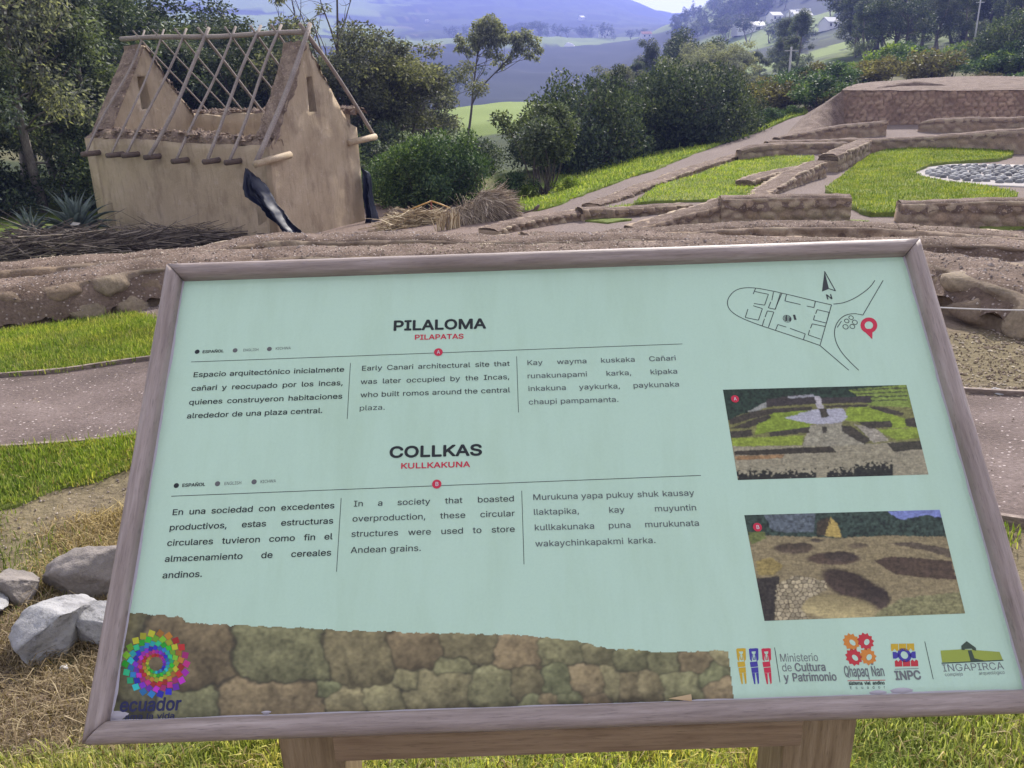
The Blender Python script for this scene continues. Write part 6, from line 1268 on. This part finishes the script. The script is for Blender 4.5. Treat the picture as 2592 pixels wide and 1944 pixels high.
# trees of the valley and the right-hand hillside
for i, (px, d, h, k_) in enumerate(((1545, 84, 5.5, 'round2'), (1595, 92, 7, 'euc1'), (1650, 102, 8.6, 'euc2'), (1690, 108, 9.4, 'euc0'), (1722, 100, 8.4, 'round1'), (1760, 92, 7.2, 'round2'), (1770, 80, 5.5, 'round0'), (1810, 92, 5.2, 'eucg1'), (1845, 85, 6, 'round2'), (1880, 100, 5.5, 'euc3'), (1690, 70, 4, 'round0'), (1640, 72, 3.6, 'dark1'), (1780, 64, 3.4, 'round2'), (1920, 105, 5.5, 'euc1'), (1960, 120, 6, 'euc2'))):
    plant(k_, px, d, h, 'tree in the mixed grove beyond the dark bush row', 'tree', 'mixed grove beyond the dark bushes', 'tree', 1.3)
for i, (px, d, h) in enumerate(((2000, 120, 9), (1975, 135, 10), (2150, 118, 9), (2160, 125, 13), (2195, 135, 14), (2235, 120, 12), (2270, 128, 14), (2310, 118, 12), (2350, 110, 11.5), (2395, 118, 12), (2440, 108, 11), (2485, 112, 12), (2530, 105, 12), (2580, 110, 13), (2640, 104, 12), (2700, 108, 12), (2215, 150, 15), (2290, 150, 15), (2170, 150, 13), (2500, 135, 14), (2580, 140, 15), (2410, 140, 13), (2340, 100, 8), (2420, 95, 7.5), (2250, 98, 7.5), (2180, 105, 8), (1990, 100, 6), (2540, 92, 8))):
    plant(('euc0', 'euc1', 'euc2', 'euc3', 'round1')[i % 5], px, d, h, 'tall dark eucalyptus in the belt across the slope behind the platform', 'tree', 'eucalyptus belt behind the platform', 'eucalyptus_tree', 1.35)
def scatter(n, xr, dr, hr, label, group, cond=lambda p: True, keys=('far0', 'far1', 'far2', 'fard0', 'fard1')):
    c = 0
    while c < n:
        px = _rt.uniform(*xr); d = math.exp(_rt.uniform(math.log(dr[0]), math.log(dr[1])))
        if not cond((px, d)): continue
        c += 1; plant(keys[_rt.randint(len(keys))], px, d, _rt.uniform(*hr), label, 'tree', group, 'far_tree', _rt.uniform(1.2, 1.7))
scatter(60, (1700, 2700), (170, 700), (6, 11), 'distant tree scattered over the fields of the right hillside', 'scattered trees on the right hillside', lambda p: fbm([[p[0]/110, p[1]/70, 0]], 2, 4)[0] > .02)
scatter(30, (1700, 1830), (560, 820), (8, 13), 'tree on the ridge line of the right hillside', 'trees on the right ridge')
scatter(46, (1840, 2020), (520, 760), (10, 16), 'tree of the dark wood high on the right hillside', 'dark wood high on the right hillside')
scatter(40, (1700, 1900), (420, 620), (6, 10), 'tree dotted over the lower fields of the right hillside', 'trees on the lower fields of the right hillside')
scatter(22, (1930, 2030), (220, 330), (5, 8), 'tree around the small white houses of the right hillside', 'trees around the hillside houses')
scatter(52, (1150, 1680), (900, 1060), (8, 17), 'far tree lining the bright field across the valley', 'trees lining the far bright field', lambda p: p[0] < 1400 or 1470 < p[0] < 1545 or _rt.rand() < .25)
scatter(22, (300, 1200), (150, 700), (9, 15), 'distant tree on the wooded valley side behind the hut', 'trees on the valley side behind the hut')
scatter(18, (1380, 1680), (140, 420), (5, 9), 'tree on the dark slope of the valley', 'trees on the dark valley slope', lambda p: p[1] > 300)
# ------------------------------------------------------------------ far houses and poles
M['white'] = plain('whitewash', (.75, .74, .72), .7); M['roofm'] = plain('metal_roof', (.5, .5, .5), .6, .3, .1); M['tile'] = plain('clay_tile', (.35, .16, .1), .8)
def house(px, py, d, w, h, dep, rz, label, roof='roofm'):
    f = .66 if 150 < d < 620 else .75; w, h, dep = w*f, h*f, dep*f
    p = aty(px, py, d); p[2] = hz(p[0], p[1]); r = thing('farmhouse', label, 'house', p, rz)
    def q(n, V, F, m): return obj(n, V, F, m, r, False)
    a, b = w/2, dep/2; q('wall', [(-a, -b, -1.5), (a, -b, -1.5), (a, b, -1.5), (-a, b, -1.5), (-a, -b, h), (a, -b, h), (a, b, h), (-a, b, h), (-a, 0, h+h*.55), (a, 0, h+h*.55)], [[0, 1, 5, 4], [2, 3, 7, 6], [1, 2, 6, 9, 5], [3, 0, 4, 8, 7]], M['white'])
    e = .2; q('roof', [(-a-e, -b-e, h-.25), (a+e, -b-e, h-.25), (a+e, 0, h*1.55+.1), (-a-e, 0, h*1.55+.1), (a+e, b+e, h-.25), (-a-e, b+e, h-.25), (-a-e, -b-e, h-.1), (a+e, -b-e, h-.1), (a+e, 0, h*1.55+.25), (-a-e, 0, h*1.55+.25), (a+e, b+e, h-.1), (-a-e, b+e, h-.1)], [[0, 3, 2, 1], [2, 3, 5, 4], [6, 7, 8, 9], [9, 8, 10, 11], [0, 1, 7, 6], [5, 11, 10, 4], [1, 2, 8, 7], [2, 4, 10, 8], [0, 6, 9, 3], [3, 9, 11, 5]], M[roof])
    g = w*.07
    for x in (-a*.5, a*.45): q('window', [(x-g, -b-.06, h*.35), (x+g, -b-.06, h*.35), (x+g, -b-.06, h*.75), (x-g, -b-.06, h*.75), (x-g, -b+.02, h*.35), (x+g, -b+.02, h*.35), (x+g, -b+.02, h*.75), (x-g, -b+.02, h*.75)], [[0, 1, 2, 3], [0, 4, 5, 1], [1, 5, 6, 2], [2, 6, 7, 3], [3, 7, 4, 0]], M['gap'])
for a in ((1635, 84, 760, 12, 4.5, 8, .2, 'white house with a red gable alone above the bright field', 'tile'), (1758, 78, 560, 10, 4, 7, -.3, 'small white house on the lower right hillside among trees'), (1895, 60, 430, 22, 4.5, 12, .15, 'long white-roofed building on the right hillside'), (2012, 26, 420, 9, 4, 7, .3, 'left one of the small white houses below the steep field'), (2034, 26, 410, 9, 4, 7, -.2, 'right one of the small white houses below the steep field'), (2028, 42, 380, 12, 4, 8, .1, 'white house in front of the pair below the steep field'), (2100, 46, 300, 8, 3.5, 6, .5, 'grey-white house at the foot of the steep bright field'), (2480, 30, 210, 7, 3, 5, .2, 'pale house among the eucalyptus at the upper right'), (2493, 36, 190, 3.5, 2.6, 3, .5, 'tiny white hut beside the pale house at the upper right'), (1472, 46, 1500, 12, 6, 10, .6, 'lone white house standing in for a bright glint on the blue far hillside'), (700, 38, 1300, 18, 6, 12, .2, 'pair-like white farmhouse on the green far slope above the hut'), (1080, 40, 1500, 8, 3.5, 6, .3, 'tiny white house on the far hillside above the grey grove'), (1530, 90, 960, 16, 6, 10, 0, 'greyish farm building in the far bright field'), (1960, 55, 440, 10, 4, 7, .4, 'small white house right of the long white-roofed building')): house(*a)  # the lone house on the blue hillside is added to stand for a glint
# pale landslip scar on the far side of the valley
p = aty(1437, 121, 800); rock('white_outcrop', 'small white rock outcrop at the edge of the far bright field', 'outcrop', p, 5.5, M['white'], 91, (1.2, .8, 1.), 3, 14)
k_ = plain('concrete_pole', (.42, .41, .4), .8)
for px, d, h, label in ((2000, 62, 3.2, 'pale utility pole standing on the scrub slope left of the platform'), (2458, 92, 5.5, 'utility pole among the trees behind the platform')):
    p = gp(px, 160, d); r = thing('utility_pole', label, 'utility pole', p); mb = MB(); mb.tube([(0, 0, -.3), (0, 0, h)], [.10, .07], 8); mb.build('post', k_, r); mb = MB(); mb.box((0, 0, h-.25), (.9, 0, 0), (0, .08, 0), (0, 0, .08)); mb.build('crossarm', k_, r, False)
# ------------------------------------------------------------------ air
def haze():
    V = [(x, y, z) for x in (-3300, 3300) for y in (-3300, 3300) for z in (-60, 345)]; m = bpy.data.materials.new('haze'); m.use_nodes = True; t = m.node_tree
    t.nodes.remove(t.nodes['Principled BSDF']); v = t.nodes.new('ShaderNodeVolumePrincipled'); v.inputs['Color'].default_value = (.20, .25, .68, 1); v.inputs['Density'].default_value = .00072; v.inputs['Anisotropy'].default_value = .35
    t.links.new(v.outputs[0], t.nodes['Material Output'].inputs['Volume'])
    o = obj('haze', V, [[0, 1, 3, 2], [4, 6, 7, 5], [0, 4, 5, 1], [2, 3, 7, 6], [0, 2, 6, 4], [1, 5, 7, 3]], m, None, False); tag(o, kind='stuff')
haze()
